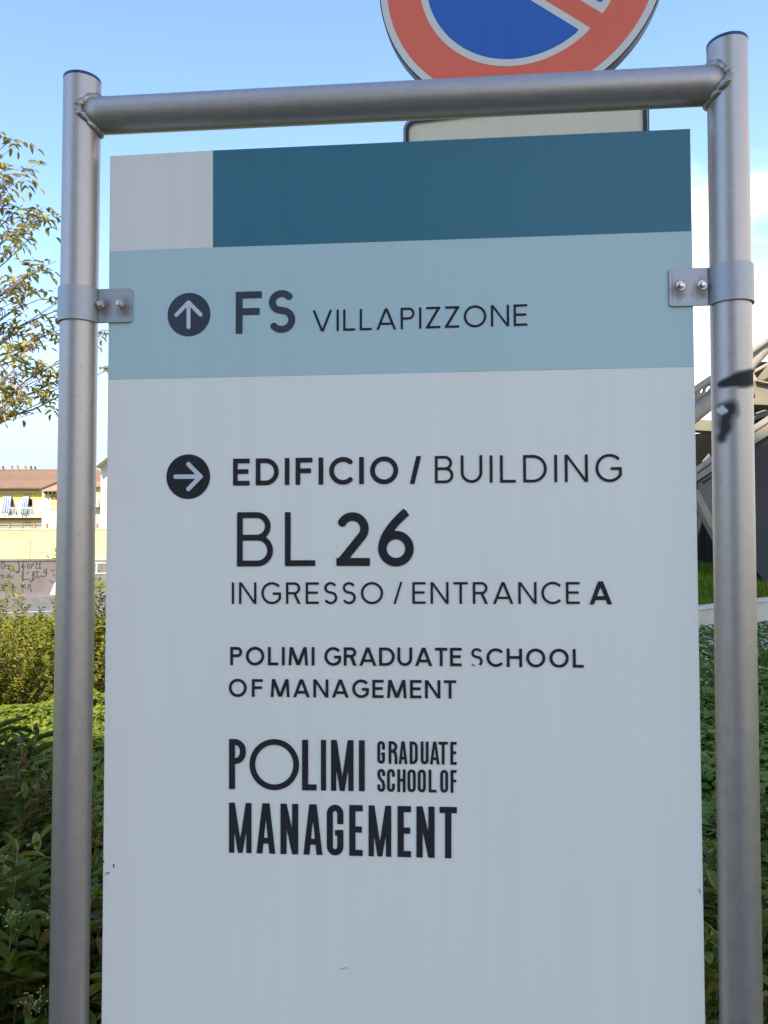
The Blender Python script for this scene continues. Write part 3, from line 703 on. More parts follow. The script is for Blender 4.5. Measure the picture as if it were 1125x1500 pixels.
V, Fc = strokes_mesh(cut(l1,l2), x0-.01, x1+.01, zb_-.01, zt+.01, .0022)
from_data('plate_border', [(x,-.0040,z) for x,z in V], Fc, M['sign_rim'], ns)
V, Fc = strokes_mesh(cut(sh, rrect(x0+.002,x1-.002,zb_+.002,zt-.002,.024)), x0-.01, x1+.01, zb_-.01, zt+.01, .0011)
from_data('plate_outline', [(x,-.0040,z) for x,z in V], Fc, M['sign_rim'], ns)

# ------------------------------------------------------------------ ground, road, pavements
rng = np.random.default_rng(11)
M['soil'] = noisy('soil_and_short_grass', (.09,.12,.018), (.13,.14,.03), 1.2, .95, 0, .02, bscale=14)
M['asphalt'] = noisy('asphalt', (.105,.092,.082), (.135,.12,.108), 3, .85, 0, .004, bscale=120)
M['paving'] = noisy('pavement', (.13,.11,.095), (.17,.145,.125), 2, .85, 0, .002, bscale=60)
M['kerb'] = noisy('kerb_stone', (.16,.15,.135), (.12,.11,.10), 6, .8, 0, .003)
M['paint'] = noisy('road_paint', (.70,.69,.66), (.55,.54,.52), 9, .7)
b = MB(); b.box(-700,700,-300,1200,-.5,0); tag(b.build('ground', M['soil']), kind='structure')
b = MB(); b.box(-2.6,2.6,-7.5,.75,0,.03); tag(b.build('footpath', M['paving']), kind='structure')
# the road runs obliquely past the graffiti wall
WA, WB = Vector((-10.1,20.7,0)), Vector((-9.4,21.6,0)); wd = Vector((.93,.37,0)).normalized(); wn = Vector((wd.y,-wd.x,0))   # wn points to the camera
def strip(name, d0, d1, z0, z1, mat, a=-40, c=60, base=Vector((-9.9,21.1,0))):
    P = [base+wd*a+wn*d0, base+wd*c+wn*d0, base+wd*c+wn*d1, base+wd*a+wn*d1]
    b = MB(); b.prism([(p.x,p.y,z0) for p in P], (0,0,z1-z0)); return tag(b.build(name, mat), kind='structure')
strip('road', 1.9, 5.9, -.2, .008, M['asphalt'])
strip('pavement', -.6, 1.75, -.2, .12, M['paving'])
strip('kerb', 1.75, 1.9, -.2, .125, M['kerb'])
strip('road_line', 4.80, 4.86, .010, .013, M['paint'])
strip('kerb', 5.9, 6.05, -.2, .10, M['kerb'])

# ------------------------------------------------------------------ graffiti wall
M['concrete'] = noisy('stained_concrete', (.125,.105,.092), (.18,.15,.135), 1.3, .9, 0, .004, stretch=(1,1,.6), bscale=30)
M['conc_light'] = noisy('pale_concrete', (.50,.48,.44), (.42,.40,.37), 4, .9, 0, .003)
M['black_paint'] = noisy('black_spray', (.02,.017,.018), (.04,.035,.035), 20, .7)
gw = empty('graffiti_wall', (-9.9,21.1,0), math.atan2(wd.y, wd.x))
tag(gw, 'low grey-brown concrete wall covered in black graffiti tags across the road', 'wall')
b = MB(); b.box(-14, 1.62, 0, .22, 0, 1.0); b.build('wall', M['concrete'], gw, bevel=.01)
b = MB(); b.box(-14.03, 1.65, -.025, .245, 1.0, 1.05); b.build('coping', M['concrete'], gw)
for i in range(10):
    b = MB(); b.box(1.62-1.6*(i+1)-.012, 1.62-1.6*(i+1)+.004, -.004, 0.0, 0, 1.0); b.build('joint', M['black_paint'], gw)
gwi = Matrix.LocRotScale(gw.location, gw.rotation_euler.to_matrix().to_quaternion() if False else gw.rotation_euler.to_quaternion(), None).inverted()
def on_wall(px, py):
    r = ray(px, py); t = (Vector((-9.9,21.1,0))+wn*.004-EYE).dot(wn)/r.dot(wn); return gwi @ (EYE+r*t)
def zz(x, y): return (x/11.533, 800+y/11.533)   # enlarged crop -> photo
tags_ = {
 'tag_loop': [[(20,330),(45,250),(80,300),(60,400),(15,350)],[(80,350),(130,310),(200,350),(250,430),(300,460),(330,420),(320,330),(310,260),(270,225),(225,240)],[(215,330),(235,420),(290,440),(320,400)],[(150,320),(140,390)]],
 'tag_arrow': [[(420,345),(360,345),(395,310)],[(360,345),(400,380)]],
 'tag_word': [[(480,300),(450,340),(480,390),(510,340),(480,300)],[(530,380),(535,280),(570,290),(565,330),(530,335)],[(590,280),(640,275),(590,380),(650,375)],[(650,290),(700,270),(650,320),(690,325),(645,375),(700,370)]],
 'tag_letters': [[(380,470),(375,590),(420,550),(490,565)],[(360,420),(400,465)],[(450,460),(490,430)],[(480,560),(520,620),(540,560)],[(555,590),(550,420),(590,440),(560,500),(610,520),(565,560)],[(600,430),(650,430)],[(625,430),(625,550),(690,500)],[(790,380),(740,400),(745,460),(790,440),(785,390),(790,460),(760,520),(690,500)]],
 'tag_scrawl': [[(0,500),(60,480),(30,540),(80,530)],[(100,500),(130,545),(160,500),(190,520),(215,545)]],
 'tag_script': [[(210,780),(200,640),(230,650),(215,710),(270,690)],[(350,650),(440,710)],[(430,640),(370,700)],[(470,720),(480,650),(520,640),(500,690),(530,770)],[(230,720),(250,770)]],
 'tag_block': [[(0,655),(80,650),(80,745),(0,745)],[(20,700),(80,700)],[(45,655),(45,745)]],
 'tag_curl': [[(850,400),(890,420),(920,400)],[(840,570),(870,620),(900,600)],[(900,470),(920,500)]],
}
for nm, strokes in tags_.items():
    pl = []
    for s in strokes:
        pp = [on_wall(*zz(*p)) for p in s]; pl.append([(p.x, p.z) for p in pp])
    # smooth each stroke
    def chaikin(P, k=2):
        for _ in range(k):
            Q = [P[0]]
            for a, c in zip(P, P[1:]): Q += [tuple(.75*np.array(a)+.25*np.array(c)), tuple(.25*np.array(a)+.75*np.array(c))]
            P = Q+[P[-1]]
        return P
    f = union(*[d_path(chaikin(s), .021, False, True) for s in pl])
    xs = [p[0] for s in pl for p in s]; zs = [p[1] for s in pl for p in s]
    V, Fc = strokes_mesh(f, min(xs)-.05, max(xs)+.05, min(zs)-.05, max(zs)+.05, .011)
    o = from_data('graffiti_tag', [(x,-.004,z) for x,z in V], Fc, M['black_paint'], gw)
b = MB()
for i in range(26):
    p = on_wall(*zz(60+i*34, 290)); b.box(p.x-.008,p.x+.008,-.006,0,p.z-.008,p.z+.008)
o = b.build('stud_row', M['paving'], gw); o['kind'] = 'stuff'
# white concrete block at the wall's end and a framed concrete parapet further on
p = at(81,871,20.4)
bl_ = MB(); bl_.prism([(p.x-.12,20.3,.12),(p.x+.5,20.3,.12),(p.x+.5,20.3,.62),(p.x+.02,20.3,.46)], (0,.35,0))
tag(bl_.build('concrete_block', M['conc_light'], bevel=.02), 'small pale wedge-shaped concrete block at the end of the graffiti wall', 'block')
pr = empty('parapet_wall', (at(130,840,30).x,30,0)); tag(pr, 'dark framed concrete parapet beyond the road, right of the graffiti wall', 'wall')
b = MB(); b.box(0,9,0,.2,0,.78); b.build('wall', M['concrete'], pr)
for z in (.25,.66,.79):
    b = MB(); b.box(-.01,9.01,-.03,.23,z,z+.05); b.build('rail', M['conc_light'], pr)
for i in range(8):
    b = MB(); b.box(.28+i*1.2,.34+i*1.2,-.02,0,.30,.66); b.build('upright', M['conc_light'], pr)

# ------------------------------------------------------------------ yellow boundary wall and houses
M['yellow'] = noisy('pale_yellow_render', (.50,.42,.17), (.55,.47,.21), .6, .9, 0, .003, bscale=10)
M['cream'] = noisy('cream_render', (.50,.44,.28), (.56,.50,.33), .7, .9)
M['yellow2'] = noisy('ochre_frieze', (.52,.34,.06), (.58,.41,.10), 1.5, .9)
M['white_r'] = noisy('white_render', (.56,.53,.45), (.50,.47,.40), .8, .9)
M['rooft'] = noisy('brown_clay_tiles', (.225,.135,.082), (.30,.185,.118), 1.4, .9, 0, .02, bscale=5)
M['roofdark'] = noisy('dark_roof_edge', (.08,.045,.04), (.11,.06,.05), 3, .9)
M['wood'] = noisy('brown_shutter', (.24,.12,.06), (.32,.17,.09), 4, .7)
M['shutter'] = noisy('orange_roller_shutter', (.48,.27,.13), (.55,.33,.17), 3, .7)
M['railgrey'] = noisy('grey_railing', (.40,.38,.34), (.48,.46,.42), 3, .7)
M['clay'] = noisy('terracotta', (.42,.17,.10), (.34,.13,.08), 6, .8)
M['darkglass'] = noisy('dark_glass', (.03,.02,.02), (.05,.035,.03), 2, .15, 0)
yw = empty('boundary_wall', (0,45,0)); tag(yw, 'long pale yellow rendered wall with a railing on top, below the tiled house', 'wall')
xa, xb = at(-120,800,45).x, at(260,800,45).x; zt_ = at(40,776,45).z
b = MB(); b.box(xa,xb,0,.4,0,zt_); b.build('wall', M['yellow'], yw)
b = MB(); b.box(xa,xb,-.05,.45,zt_,zt_+.06); b.build('coping', M['cream'], yw)
for z in (.32,.16):
    b = MB(); b.box(xa,xb,.15,.19,zt_+z,zt_+z+.03); b.build('rail', M['railgrey'], yw)
post_me = None
for i in range(14):
    px = 12+(i-3)*18.4
    if post_me is None:
        b = MB(); b.box(-.05,.05,.1,.24,zt_+.06,zt_+.36); o = b.build('railing_post', M['wood'], yw); post_me = o.data; o.location.x = at(px,775,45).x
    else: link('railing_post', post_me, None, yw, (at(px,775,45).x,0,0))
b = MB(); b.tube([(at(43.5,800,45).x,-.04,0),(at(43.5,800,45).x,-.04,at(43,790,45).z)], .035, 8); b.build('drain_pipe', M['railgrey'], yw)

YH = 80.0
def hx(px, Y=YH): return at(px, 740, Y).x
def hz(py, Y=YH, px=60): return at(px, py, Y).z
house = empty('tiled_roof_house', (0,0,0)); tag(house, 'yellow and cream house with brown tiled roof and striped awnings over its balcony', 'house')
b = MB(); b.box(hx(-140),hx(150),YH,YH+9,0,hz(716)); b.build('wall', M['cream'], house)
b = MB(); b.box(hx(-140),hx(150),YH-.05,YH,hz(731),hz(722.8)); b.build('frieze', M['yellow2'], house)
b = MB(); b.box(hx(-140),hx(150),YH-.16,YH,hz(722.6),hz(718.6)); b.build('cornice', M['yellow'], house)
ze, zr2 = hz(715.8), at(60,687.6,YH+5.2).z
x0h, x1h = hx(-150), hx(156)
b = MB(); b.prism([(x0h,YH-.75,ze-.04),(x0h,YH-.75,ze+.10),(x0h,YH+5.2,zr2),(x0h,YH+11,ze),(x0h,YH+11,ze-.14)], (x1h-x0h,0,0)); roof = b.build('roof', M['rooft'], house)
b = MB(); b.box(x0h,x1h,YH-.86,YH-.76,ze-.10,ze+.06); b.build('gutter', M['roofdark'], roof)
cols = None
for i in range(110):        # tile courses as raised ribs running up the slope
    x = x0h+(x1h-x0h)*(i+.5)/110
    if cols is None:
        b = MB(); b.prism([(-.04,YH-.75,ze+.10),(.04,YH-.75,ze+.10),(.04,YH-.75,ze+.15),(-.04,YH-.75,ze+.15)], (0,5.95,zr2-ze-.10)); o = b.build('tile_rib', M['rooft'], roof); cols = o.data; o.location.x = x
    else: link('tile_rib', cols, None, roof, (x,0,0))
for px, h_, mt in ((4,.34,'roofdark'),(17,.42,'clay'),(25.5,.46,'clay'),(37,.38,'clay'),(45,.34,'roofdark'),(51,.30,'roofdark')):
    x = hx(px, YH+5); b = MB(); b.tube([(x+.10,YH+5.0,zr2-.25),(x,YH+5.0,zr2+h_*.55)], .075, 8); b.tube([(x-.02,YH+5,zr2+h_*.5),(x-.06,YH+5,zr2+h_)], [.14,.11], 8); b.build('chimney_pot', M[mt], roof)
# projecting wing with its own hipped roof
wing = MB(); wing.box(hx(64,78),hx(110,78),77.6,YH,0,hz(719,78)); wing.build('wing_wall', M['cream'], house)
za = hz(718.4,77); zb2 = at(84,701,78.5).z
b = MB(); xw0, xw1 = hx(60,77), hx(112,77)
b.add([(xw0,76.9,za),(xw1,76.9,za),(xw1-1.6,79.2,zb2+.45),(xw0+1.9,79.2,zb2+.1),(xw0,76.9,za-.1),(xw1,76.9,za-.1),(xw1,YH+1,za-.1),(xw0,YH+1,za-.1)],
      [(0,1,2,3),(4,5,1,0),(5,6,2,1),(7,4,0,3),(6,7,3,2),(4,7,6,5)]); wr = b.build('wing_roof', M['rooft'], house)
b = MB(); b.tube([(xw0-.1,76.85,za+.04),(xw0+1.9,79.15,zb2+.16)], .12, 6); b.build('hip_ridge', M['roofdark'], wr)
rm = None
for i in range(12):
    x = xw0+.3+i*.42
    if rm is None:
        b = MB(); b.box(-.08,.08,76.95,77.6,za-.32,za-.12); o = b.build('rafter_end', M['roofdark'], wr); rm = o.data; o.location.x = x
    else: link('rafter_end', rm, None, wr, (x,0,0))
def window(px0, px1, py0, py1, Y, m1, frame='cream', parent=house):
    x0, x1, z0, z1 = hx(px0,Y), hx(px1,Y), hz(py1,Y), hz(py0,Y)
    b = MB()
    for a in ((x0-.07,x0,z0-.07,z1+.07),(x1,x1+.07,z0-.07,z1+.07),(x0,x1,z0-.07,z0),(x0,x1,z1,z1+.07)): b.box(a[0],a[1],Y-.06,Y-.004,a[2],a[3])
    w = b.build('window', M[frame], parent)
    b = MB(); b.box(x0,x1,Y-.03,Y-.005,z0,z1); b.build('pane', m1, w); return w
window(8,19.5,726,741,YH,M['darkglass']); window(35,48,726,741,YH,M['darkglass'])
w3 = window(75.3,84,726.5,745,77.6,M['shutter']); b = MB(); b.box(hx(75,77.6),hx(84.5,77.6),77.5,77.56,hz(731,77.6),hz(726,77.6)); b.build('shutter_box', M['wood'], w3)
window(37,47,765,769.5,YH,M['wood']); window(-40,-26,726,741,YH,M['darkglass']); window(100,108,726,742,77.6,M['shutter']); window(118,128,726,742,YH,M['shutter'])
w4 = window(-3,.5,765,772,YH,M['wood'])
# balcony: slab, railing panels, planters
b = MB(); b.box(hx(-60,79),hx(62,79),YH-1.1,YH,hz(758,79),hz(754.5,79)); bal = b.build('balcony', M['white_r'], house)
b = MB(); b.box(hx(-140),hx(150),YH-.08,YH,hz(762),hz(758.2)); b.build('balcony_shade_band', M['clay'], house)  # coloured strip standing in for the brown-orange shadow below the balcony
for a, c in ((-30,-8),(13,23),(29,49)):
    x0, x1 = hx(a,79), hx(c,79); b = MB(); b.box(x0,x1,YH-1.05,YH-1.0,hz(744.5,79),hz(743.2,79)); b.box(x0,x1,YH-1.05,YH-1.0,hz(755,79),hz(753.8,79))
    n = int((x1-x0)/.14)
    for i in range(n+1): b.box(x0+(x1-x0)*i/n-.025,x0+(x1-x0)*i/n+.025,YH-1.04,YH-1.01,hz(754,79),hz(744.5,79))
    b.build('railing', M['railgrey'], bal)
for a, c, t_ in ((55,62,750),(63,70,749),(71,75,752)):
    b = MB(); b.box(hx(a,79),hx(c,79),YH-1.0,YH-.6,hz(755,79),hz(t_,79)); b.build('planter', M['shutter'], bal)
# striped cloth awnings hanging out over the railing
def stripe_mat():
    m, N, L, b_ = mat_base('striped_awning_cloth', (.6,.6,.65), .9); tc = N.new('ShaderNodeTexCoord'); s = N.new('ShaderNodeSeparateXYZ'); L.new(tc.outputs['UV'], s.inputs[0])
    w = N.new('ShaderNodeMath'); w.operation = 'MULTIPLY'; w.inputs[1].default_value = 4.0; L.new(s.outputs[0], w.inputs[0])
    f = N.new('ShaderNodeMath'); f.operation = 'FRACT'; L.new(w.outputs[0], f.inputs[0]); g = N.new('ShaderNodeMath'); g.operation = 'GREATER_THAN'; g.inputs[1].default_value = .5; L.new(f.outputs[0], g.inputs[0])
    v = N.new('ShaderNodeMath'); v.operation = 'GREATER_THAN'; v.inputs[1].default_value = .88; L.new(s.outputs[1], v.inputs[0])
    mx = N.new('ShaderNodeMix'); mx.data_type = 'RGBA'; mx.inputs[6].default_value = (.36,.37,.41,1); mx.inputs[7].default_value = (.13,.145,.21,1); L.new(g.outputs[0], mx.inputs[0])
    m2 = N.new('ShaderNodeMix'); m2.data_type = 'RGBA'; m2.inputs[7].default_value = (.13,.17,.33,1); vm = N.new('ShaderNodeMath'); vm.operation = 'MULTIPLY'; vm.inputs[1].default_value = .6; L.new(v.outputs[0], vm.inputs[0])
    L.new(vm.outputs[0], m2.inputs[0]); L.new(mx.outputs[2], m2.inputs[6]); L.new(m2.outputs[2], b_.inputs['Base Color']); return m
M['awning'] = stripe_mat()
def awning(t0, t1, b0, b1, py0, py1):
    n, k = 30, 14; V = []; UV = []; Fc = []
    for i in range(k+1):
        s = i/k; px0 = t0+(b0-t0)*s; px1 = t1+(b1-t1)*s; Y = YH-.1-1.25*s
        for j in range(n+1):
            u = j/n; x = hx(px0+(px1-px0)*u, Y); V.append((x, Y+.10*math.sin(u*26)*s, hz(py0+(py1-py0)*s, Y)-.05*math.sin(u*13)*s)); UV.append((u, 1-s))
    for i in range(k):
        for j in range(n): a = i*(n+1)+j; Fc.append((a,a+1,a+n+2,a+n+1))
    o = from_data('awning', V, Fc, M['awning'], house, True); uv = o.data.uv_layers.new(name='uv')
    for l in o.data.loops: uv.data[l.index].uv = UV[l.vertex_index]
    md = o.modifiers.new('thick','SOLIDIFY'); md.thickness = .01
awning(5,17,1,15.5,724.8,752); awning(33.5,43,29,40,724.8,753)
# far right end of the same row: second brown roof with vents, and the near white house
wh = empty('white_house', (0,0,0)); tag(wh, 'white rendered house with a deep eave, seen between the left post and the panel', 'house')
YW = 50.0
b = MB(); b.box(hx(147.3,YW),hx(330,YW),YW,YW+9,0,hz(676,YW,150)); b.build('wall', M['white_r'], wh)
b = MB(); b.prism([(hx(139.5,YW-.6),YW-.8,at(139.5,686,YW).z),(hx(139.5,YW-.6),YW-.8,at(139.5,684,YW).z),(hx(165,YW),YW-.8,at(165,666,YW).z),(hx(165,YW),YW-.8,at(165,669.5,YW).z)], (0,10.5,0)); r_ = b.build('roof', M['railgrey'], wh)
b = MB(); b.prism([(hx(165,YW),YW-.8,at(165,669.5,YW).z),(hx(165,YW),YW-.8,at(165,666,YW).z),(hx(240,YW),YW-.8,at(240,622,YW).z),(hx(335,YW),YW-.8,at(335,676,YW).z),(hx(335,YW),YW-.8,at(335,680,YW).z),(hx(240,YW),YW-.8,at(240,626,YW).z)], (0,10.5,0)); b.build('roof_slope', M['rooft'], wh)
b = MB(); b.prism([(hx(147.3,YW),YW,hz(676,YW)),(hx(328,YW),YW,hz(676,YW)),(hx(240,YW),YW,at(240,628,YW).z)], (0,9,0)); b.build('gable', M['white_r'], wh)
for i in range(5):
    py = 686+i*1.9-1; b = MB(); b.box(hx(140.5+i*.5,YW),hx(147.2,YW),YW-.1+i*.3,YW+.05+i*.3,at(142,py+1.0,YW).z,at(142,py,YW).z); b.build('eave_rafter', M['railgrey'], r_)
hb = empty('distant_house', (0,0,0)); tag(hb, 'small far house with brown roof and pale balcony, left of the white house wall', 'house')
YB = 70.0
b = MB(); b.box(hx(134,YB),hx(158,YB),YB,YB+6,0,hz(712,YB,142)); b.build('wall', M['cream'], hb)
b = MB(); b.prism([(hx(132,YB),YB-.5,hz(714,YB,142)),(hx(132,YB),YB-.5,hz(711,YB,142)),(hx(132,YB),YB+4,hz(697,YB,142)),(hx(132,YB),YB+8,hz(712,YB,142))], (hx(158,YB)-hx(132,YB),0,0)); b.build('roof', M['rooft'], hb)
b = MB(); b.box(hx(134,YB),hx(148.5,YB),YB-.7,YB,hz(743,YB,142),hz(740.5,YB,142)); b.build('balcony', M['white_r'], hb)
for i in range(8):
    x = hx(137+i*1.5,YB); b = MB(); b.box(x-.03,x+.03,YB-.68,YB-.62,hz(740.5,YB,142),hz(727,YB,142)); b.build('baluster', M['railgrey'], hb)
b = MB(); b.box(hx(138,YB),hx(147,YB),YB-.05,YB-.004,hz(735,YB,142),hz(720,YB,142)); b.build('window', M['shutter'], hb)

# ------------------------------------------------------------------ angular canopy building on the right
M['ccream'] = noisy('weathered_cream_steel', (.235,.20,.145), (.29,.25,.185), 3, .7, 0, .001)
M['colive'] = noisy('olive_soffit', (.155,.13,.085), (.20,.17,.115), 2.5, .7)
M['cdark'] = noisy('dark_brown_painted_shade', (.007,.0065,.005), (.014,.012,.009), 2, .95, spec=.1)  # near-black base colour stands in for shade under the canopy roof
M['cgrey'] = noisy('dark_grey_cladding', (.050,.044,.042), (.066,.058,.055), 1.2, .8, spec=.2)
M['cgrey2'] = noisy('mid_grey_cladding', (.11,.105,.09), (.14,.132,.118), 1.5, .6)
M['board'] = noisy('charcoal_board', (.026,.026,.028), (.040,.040,.042), 3, .9, spec=.15)
cb = empty('canopy_building', (at(1070,830,14).x,14,0)); tag(cb, 'angular cream steel canopy with dark inclined cladding beside the right-hand post', 'building')
def P3(lst, Y): return [at(px,py,Y)-cb.location for px,py in lst]
def slab(name, lst, Y, dep, mat, parent=cb, bev=.01, lab=None):
    b = MB(); b.prism(P3(lst,Y), (0,dep,0)); o = b.build(name, M[mat], parent, bevel=bev)
    if lab: o['label'] = lab
    return o
def cpt(px, py, Y): return at(px,py,Y)-cb.location
b = MB(); b.tube([cpt(930,632,11), cpt(1030,562.5,12.6), cpt(1115,505,16), cpt(1220,436,21)], .055, 16); b.build('upper_chord', M['ccream'], cb, True)
b = MB(); b.tube([cpt(940,664,11.3), cpt(1030,595,12.6), cpt(1076,557,14.4), cpt(1118,513,16.5), cpt(1230,432,21)], [.15,.145,.14,.13,.12], 24); b.build('lower_chord', M['ccream'], cb, True)
# web plate with round holes
wp = [((1020,571),(1020,590)),((1040,557),(1040,577)),((1076,533),(1076,552)),((1100,517),(1100,535)),((1125,497),(1125,508))]
webY = [12.5,12.8,14.4,15.9,17.0]
def web_pt(s, v):
    k = min(int(s*4),3); t = s*4-k; a0 = cpt(*wp[k][0],webY[k]); a1 = cpt(*wp[k+1][0],webY[k+1]); b0 = cpt(*wp[k][1],webY[k]); b1 = cpt(*wp[k+1][1],webY[k+1])
    return (a0.lerp(a1,t)).lerp(b0.lerp(b1,t), 1-v)
holes = union(*[(lambda X_, Y_, c=c, r=r: np.hypot((X_-c[0])*4.2, Y_-c[1])-r) for c, r in (((.11,.60),.16),((.22,.45),.2),((.36,.5),.25),((.50,.5),.27),((.64,.5),.27),((.80,.52),.42),((.915,.5),.34))])
V, Fc = strokes_mesh(cut(d_box(0.005,.995,0.01,.99), holes), 0, 1, 0, 1, .02)
o = from_data('perforated_web', [web_pt(min(max(x,0),1),min(max(y,0),1)) for x,y in V], Fc, M['ccream'], cb); md = o.modifiers.new('thick','SOLIDIFY'); md.thickness = .03
slab('eave_beam', [(995,612),(1042,615.5),(1062,617),(1062,633),(995,629)], 14.6, .3, 'colive')
slab('shade_backdrop', [(985,640),(1030,634),(1062,617),(1098,560),(1101,530),(1230,529),(1230,735),(985,750)], 18, .3, 'cdark')  # dark sheet painted where the canopy's shade would fall
slab('soffit_beam', [(1100,557),(1111,561),(1230,572),(1230,598),(1100,592.5)], 14.8, .5, 'colive')
slab('soffit_panel', [(1109.6,555.5),(1125,536),(1230,480),(1230,569),(1125,559)], 15.6, .1, 'colive')
slab('brace_beam', [(1105,546.5),(1125,535.5),(1230,478),(1230,468),(1125,531),(1106,541)], 15.2, .12, 'ccream')
slab('edge_strip', [(1110.5,556),(1125,559.4),(1230,571.5),(1230,574),(1125,561.8),(1109.5,558.4)], 14.7, .08, 'ccream')
slab('bent_fin', [(1101,538),(1104,545),(1110.5,556.6),(1102,560.5),(1096,562),(1096,538)], 14.5, .12, 'ccream')
slab('purlin', [(1060,648),(1101,612),(1230,560),(1230,566),(1101,618),(1060,655)], 16.5, .15, 'cgrey2')
slab('purlin', [(1102,606),(1125,598.5),(1230,570),(1230,573),(1125,601),(1102,609)], 16.9, .12, 'colive')
slab('window_frame', [(1030,676),(1040,664),(1040,669),(1033,676)], 17, .1, 'colive')
slab('inclined_beam', [(1004,702),(1021,688.5),(1102,629),(1125,613.5),(1240,536),(1240,562),(1125,638.5),(1103,652),(1021,705),(1004,716)], 13.9, .35, 'ccream')
slab('beam_groove_shade', [(1021,693),(1102,634.5),(1125,619),(1240,541),(1240,542.4),(1125,620.6),(1102,636),(1021,694.8)], 13.895, .01, 'cdark', bev=0)
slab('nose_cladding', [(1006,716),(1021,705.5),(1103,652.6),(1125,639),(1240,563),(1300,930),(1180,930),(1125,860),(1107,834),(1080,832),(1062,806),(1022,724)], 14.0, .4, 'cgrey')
slab('nose_panel', [(1021.5,707),(1046,691),(1060,720),(1064,800),(1040,757),(1022,719)], 13.97, .03, 'cgrey2', lab='lighter grey inclined panel')
slab('panel_recess', [(1029,706.5),(1045,696.5),(1052,700),(1060,722),(1058,722),(1049,702),(1044,699.5),(1031,708.5)], 13.955, .015, 'board', bev=0)
slab('edge_trim', [(1021,719),(1023,716),(1044,757),(1066,806),(1082,832),(1074,834),(1058,806),(1036,765),(1021,733)], 13.9, .2, 'ccream')
bd = None
for i in range(22):
    px = 1012+i*5.2; x = at(px,780,16).x-cb.location.x
    if bd is None:
        b = MB(); b.box(0,.066,2,2.05,0,at(1030,735,16).z); o = b.build('board', M['board'], cb, bevel=.004); bd = o.data; o.location.x = x
    else: link('board', bd, None, cb, (x, .012*(i%2), 0))
b = MB(); b.box(at(1005,800,16.2).x-cb.location.x, at(1300,800,16.2).x-cb.location.x, 2.1, 2.3, 0, at(1030,700,16.2).z); b.build('wall', M['board'], cb)
# low pale wall holding the grass bank
M['wallp'] = noisy('pale_plaster_wall', (.56,.52,.43), (.48,.45,.37), 2, .9, 0, .002)
A_, B_ = Vector((at(1015,892,10.3).x,10.3,0)), Vector((at(1140,875,12.1).x,12.1,0)); dd = (B_-A_).normalized(); A_ -= dd*1.4; B_ += dd*9
zA, zB = at(1026,892,10.5).z, at(1125,877,11.9).z
lw = empty('retaining_wall', A_, math.atan2(dd.y,dd.x)); tag(lw, 'low pale plastered retaining wall in front of the grass bank at right', 'wall')
L_ = (B_-A_).length
b = MB(); b.box(0,L_,0,.22,0,(zA+zB)/2-.03); b.build('wall', M['wallp'], lw, bevel=.01)
b = MB(); b.box(-.01,L_+.01,-.015,.235,(zA+zB)/2-.03,(zA+zB)/2+.01); b.build('coping', M['wallp'], lw, bevel=.008)
ZW = (zA+zB)/2
# grass bank
gv = []; gf = []; na, nb = 24, 12; nrm = Vector((-dd.y,dd.x,0))
def bank(s, t):     # s along the wall, t away
    p = A_+dd*(L_*s)+nrm*(.2+4.6*t); z = ZW-.1+(.62)*(t**.8)+.05*math.sin(s*21+t*9); return (p.x,p.y,z)
for i in range(na+1):
    for j in range(nb+1): gv.append(bank(i/na,j/nb))
for i in range(na):
    for j in range(nb): a = i*(nb+1)+j; gf.append((a,a+nb+1,a+nb+2,a+1))
M['bankg'] = noisy('bank_turf', (.05,.11,.014), (.08,.14,.02), 3, .95, 0, .02)
tag(from_data('grass_bank', gv, gf, M['bankg'], None, True), kind='structure')

# ------------------------------------------------------------------ vegetation
def nrmz(A): return A/np.maximum(np.linalg.norm(A,axis=-1,keepdims=True),1e-9)
def outline_leaf(n=5, fold=.10, curl=.12, widest=.45, serr=0.0):
    """leaf blade: midrib + two sides, n stations"""
    V = []; Tn = []
    for i in range(n+1):
        x = i/n; w = math.sin(math.pi*x**(math.log(.5)/math.log(widest)))**.85*.5 if 0 < i < n else 0
        z = -curl*x*x
        V += [(x,-w,z+fold*w),(x,0,z),(x,w,z+fold*w)]
    for i in range(n):
        a = 3*i; c = a+3
        if i == 0: Tn += [(a+1,c,c+1),(a+1,c+1,c+2)]
        elif i == n-1: Tn += [(a,c+1,a+1),(a+1,c+1,a+2)]
        else: Tn += [(a,c,c+1),(a,c+1,a+1),(a+1,c+1,c+2),(a+1,c+2,a+2)]
    V = np.array(V); used = sorted(set(i for t in Tn for i in t)); mp = {u:k for k,u in enumerate(used)}
    return V[used], np.array([[mp[i] for i in t] for t in Tn])
T_big = outline_leaf(6,.25,.22,.48); T_mid = outline_leaf(4,.3,.2,.45); T_small = outline_leaf(3,.3,.25,.42)
def ivy_leaf():
    pts = [(0,0),(.12,-.42),(.42,-.50),(.48,-.26),(.80,-.20),(1,0),(.80,.20),(.48,.26),(.42,.50),(.12,.42)]
    V = [(.38,0,.06)]+[(x,y,-.10*abs(y)-.05*x) for x,y in pts]; n = len(pts)
    return np.array(V), np.array([(0,1+i,1+(i+1)%n) for i in range(n)])
T_ivy = ivy_leaf()
def leaves(name, P, Dr, Up, L, W, tpl, mat, parent=None):
    V0, T0 = tpl; n = len(P); k = len(V0)
    d = nrmz(Dr); s = nrmz(np.cross(Up, d)); u = np.cross(d, s)
    V = P[:,None]+d[:,None]*(V0[None,:,0:1]*L[:,None,None])+s[:,None]*(V0[None,:,1:2]*W[:,None,None])+u[:,None]*(V0[None,:,2:3]*L[:,None,None])
    Tr = (T0[None]+(np.arange(n)*k)[:,None,None]).reshape(-1,3)
    return from_np(name, V.reshape(-1,3), Tr, mat, parent)
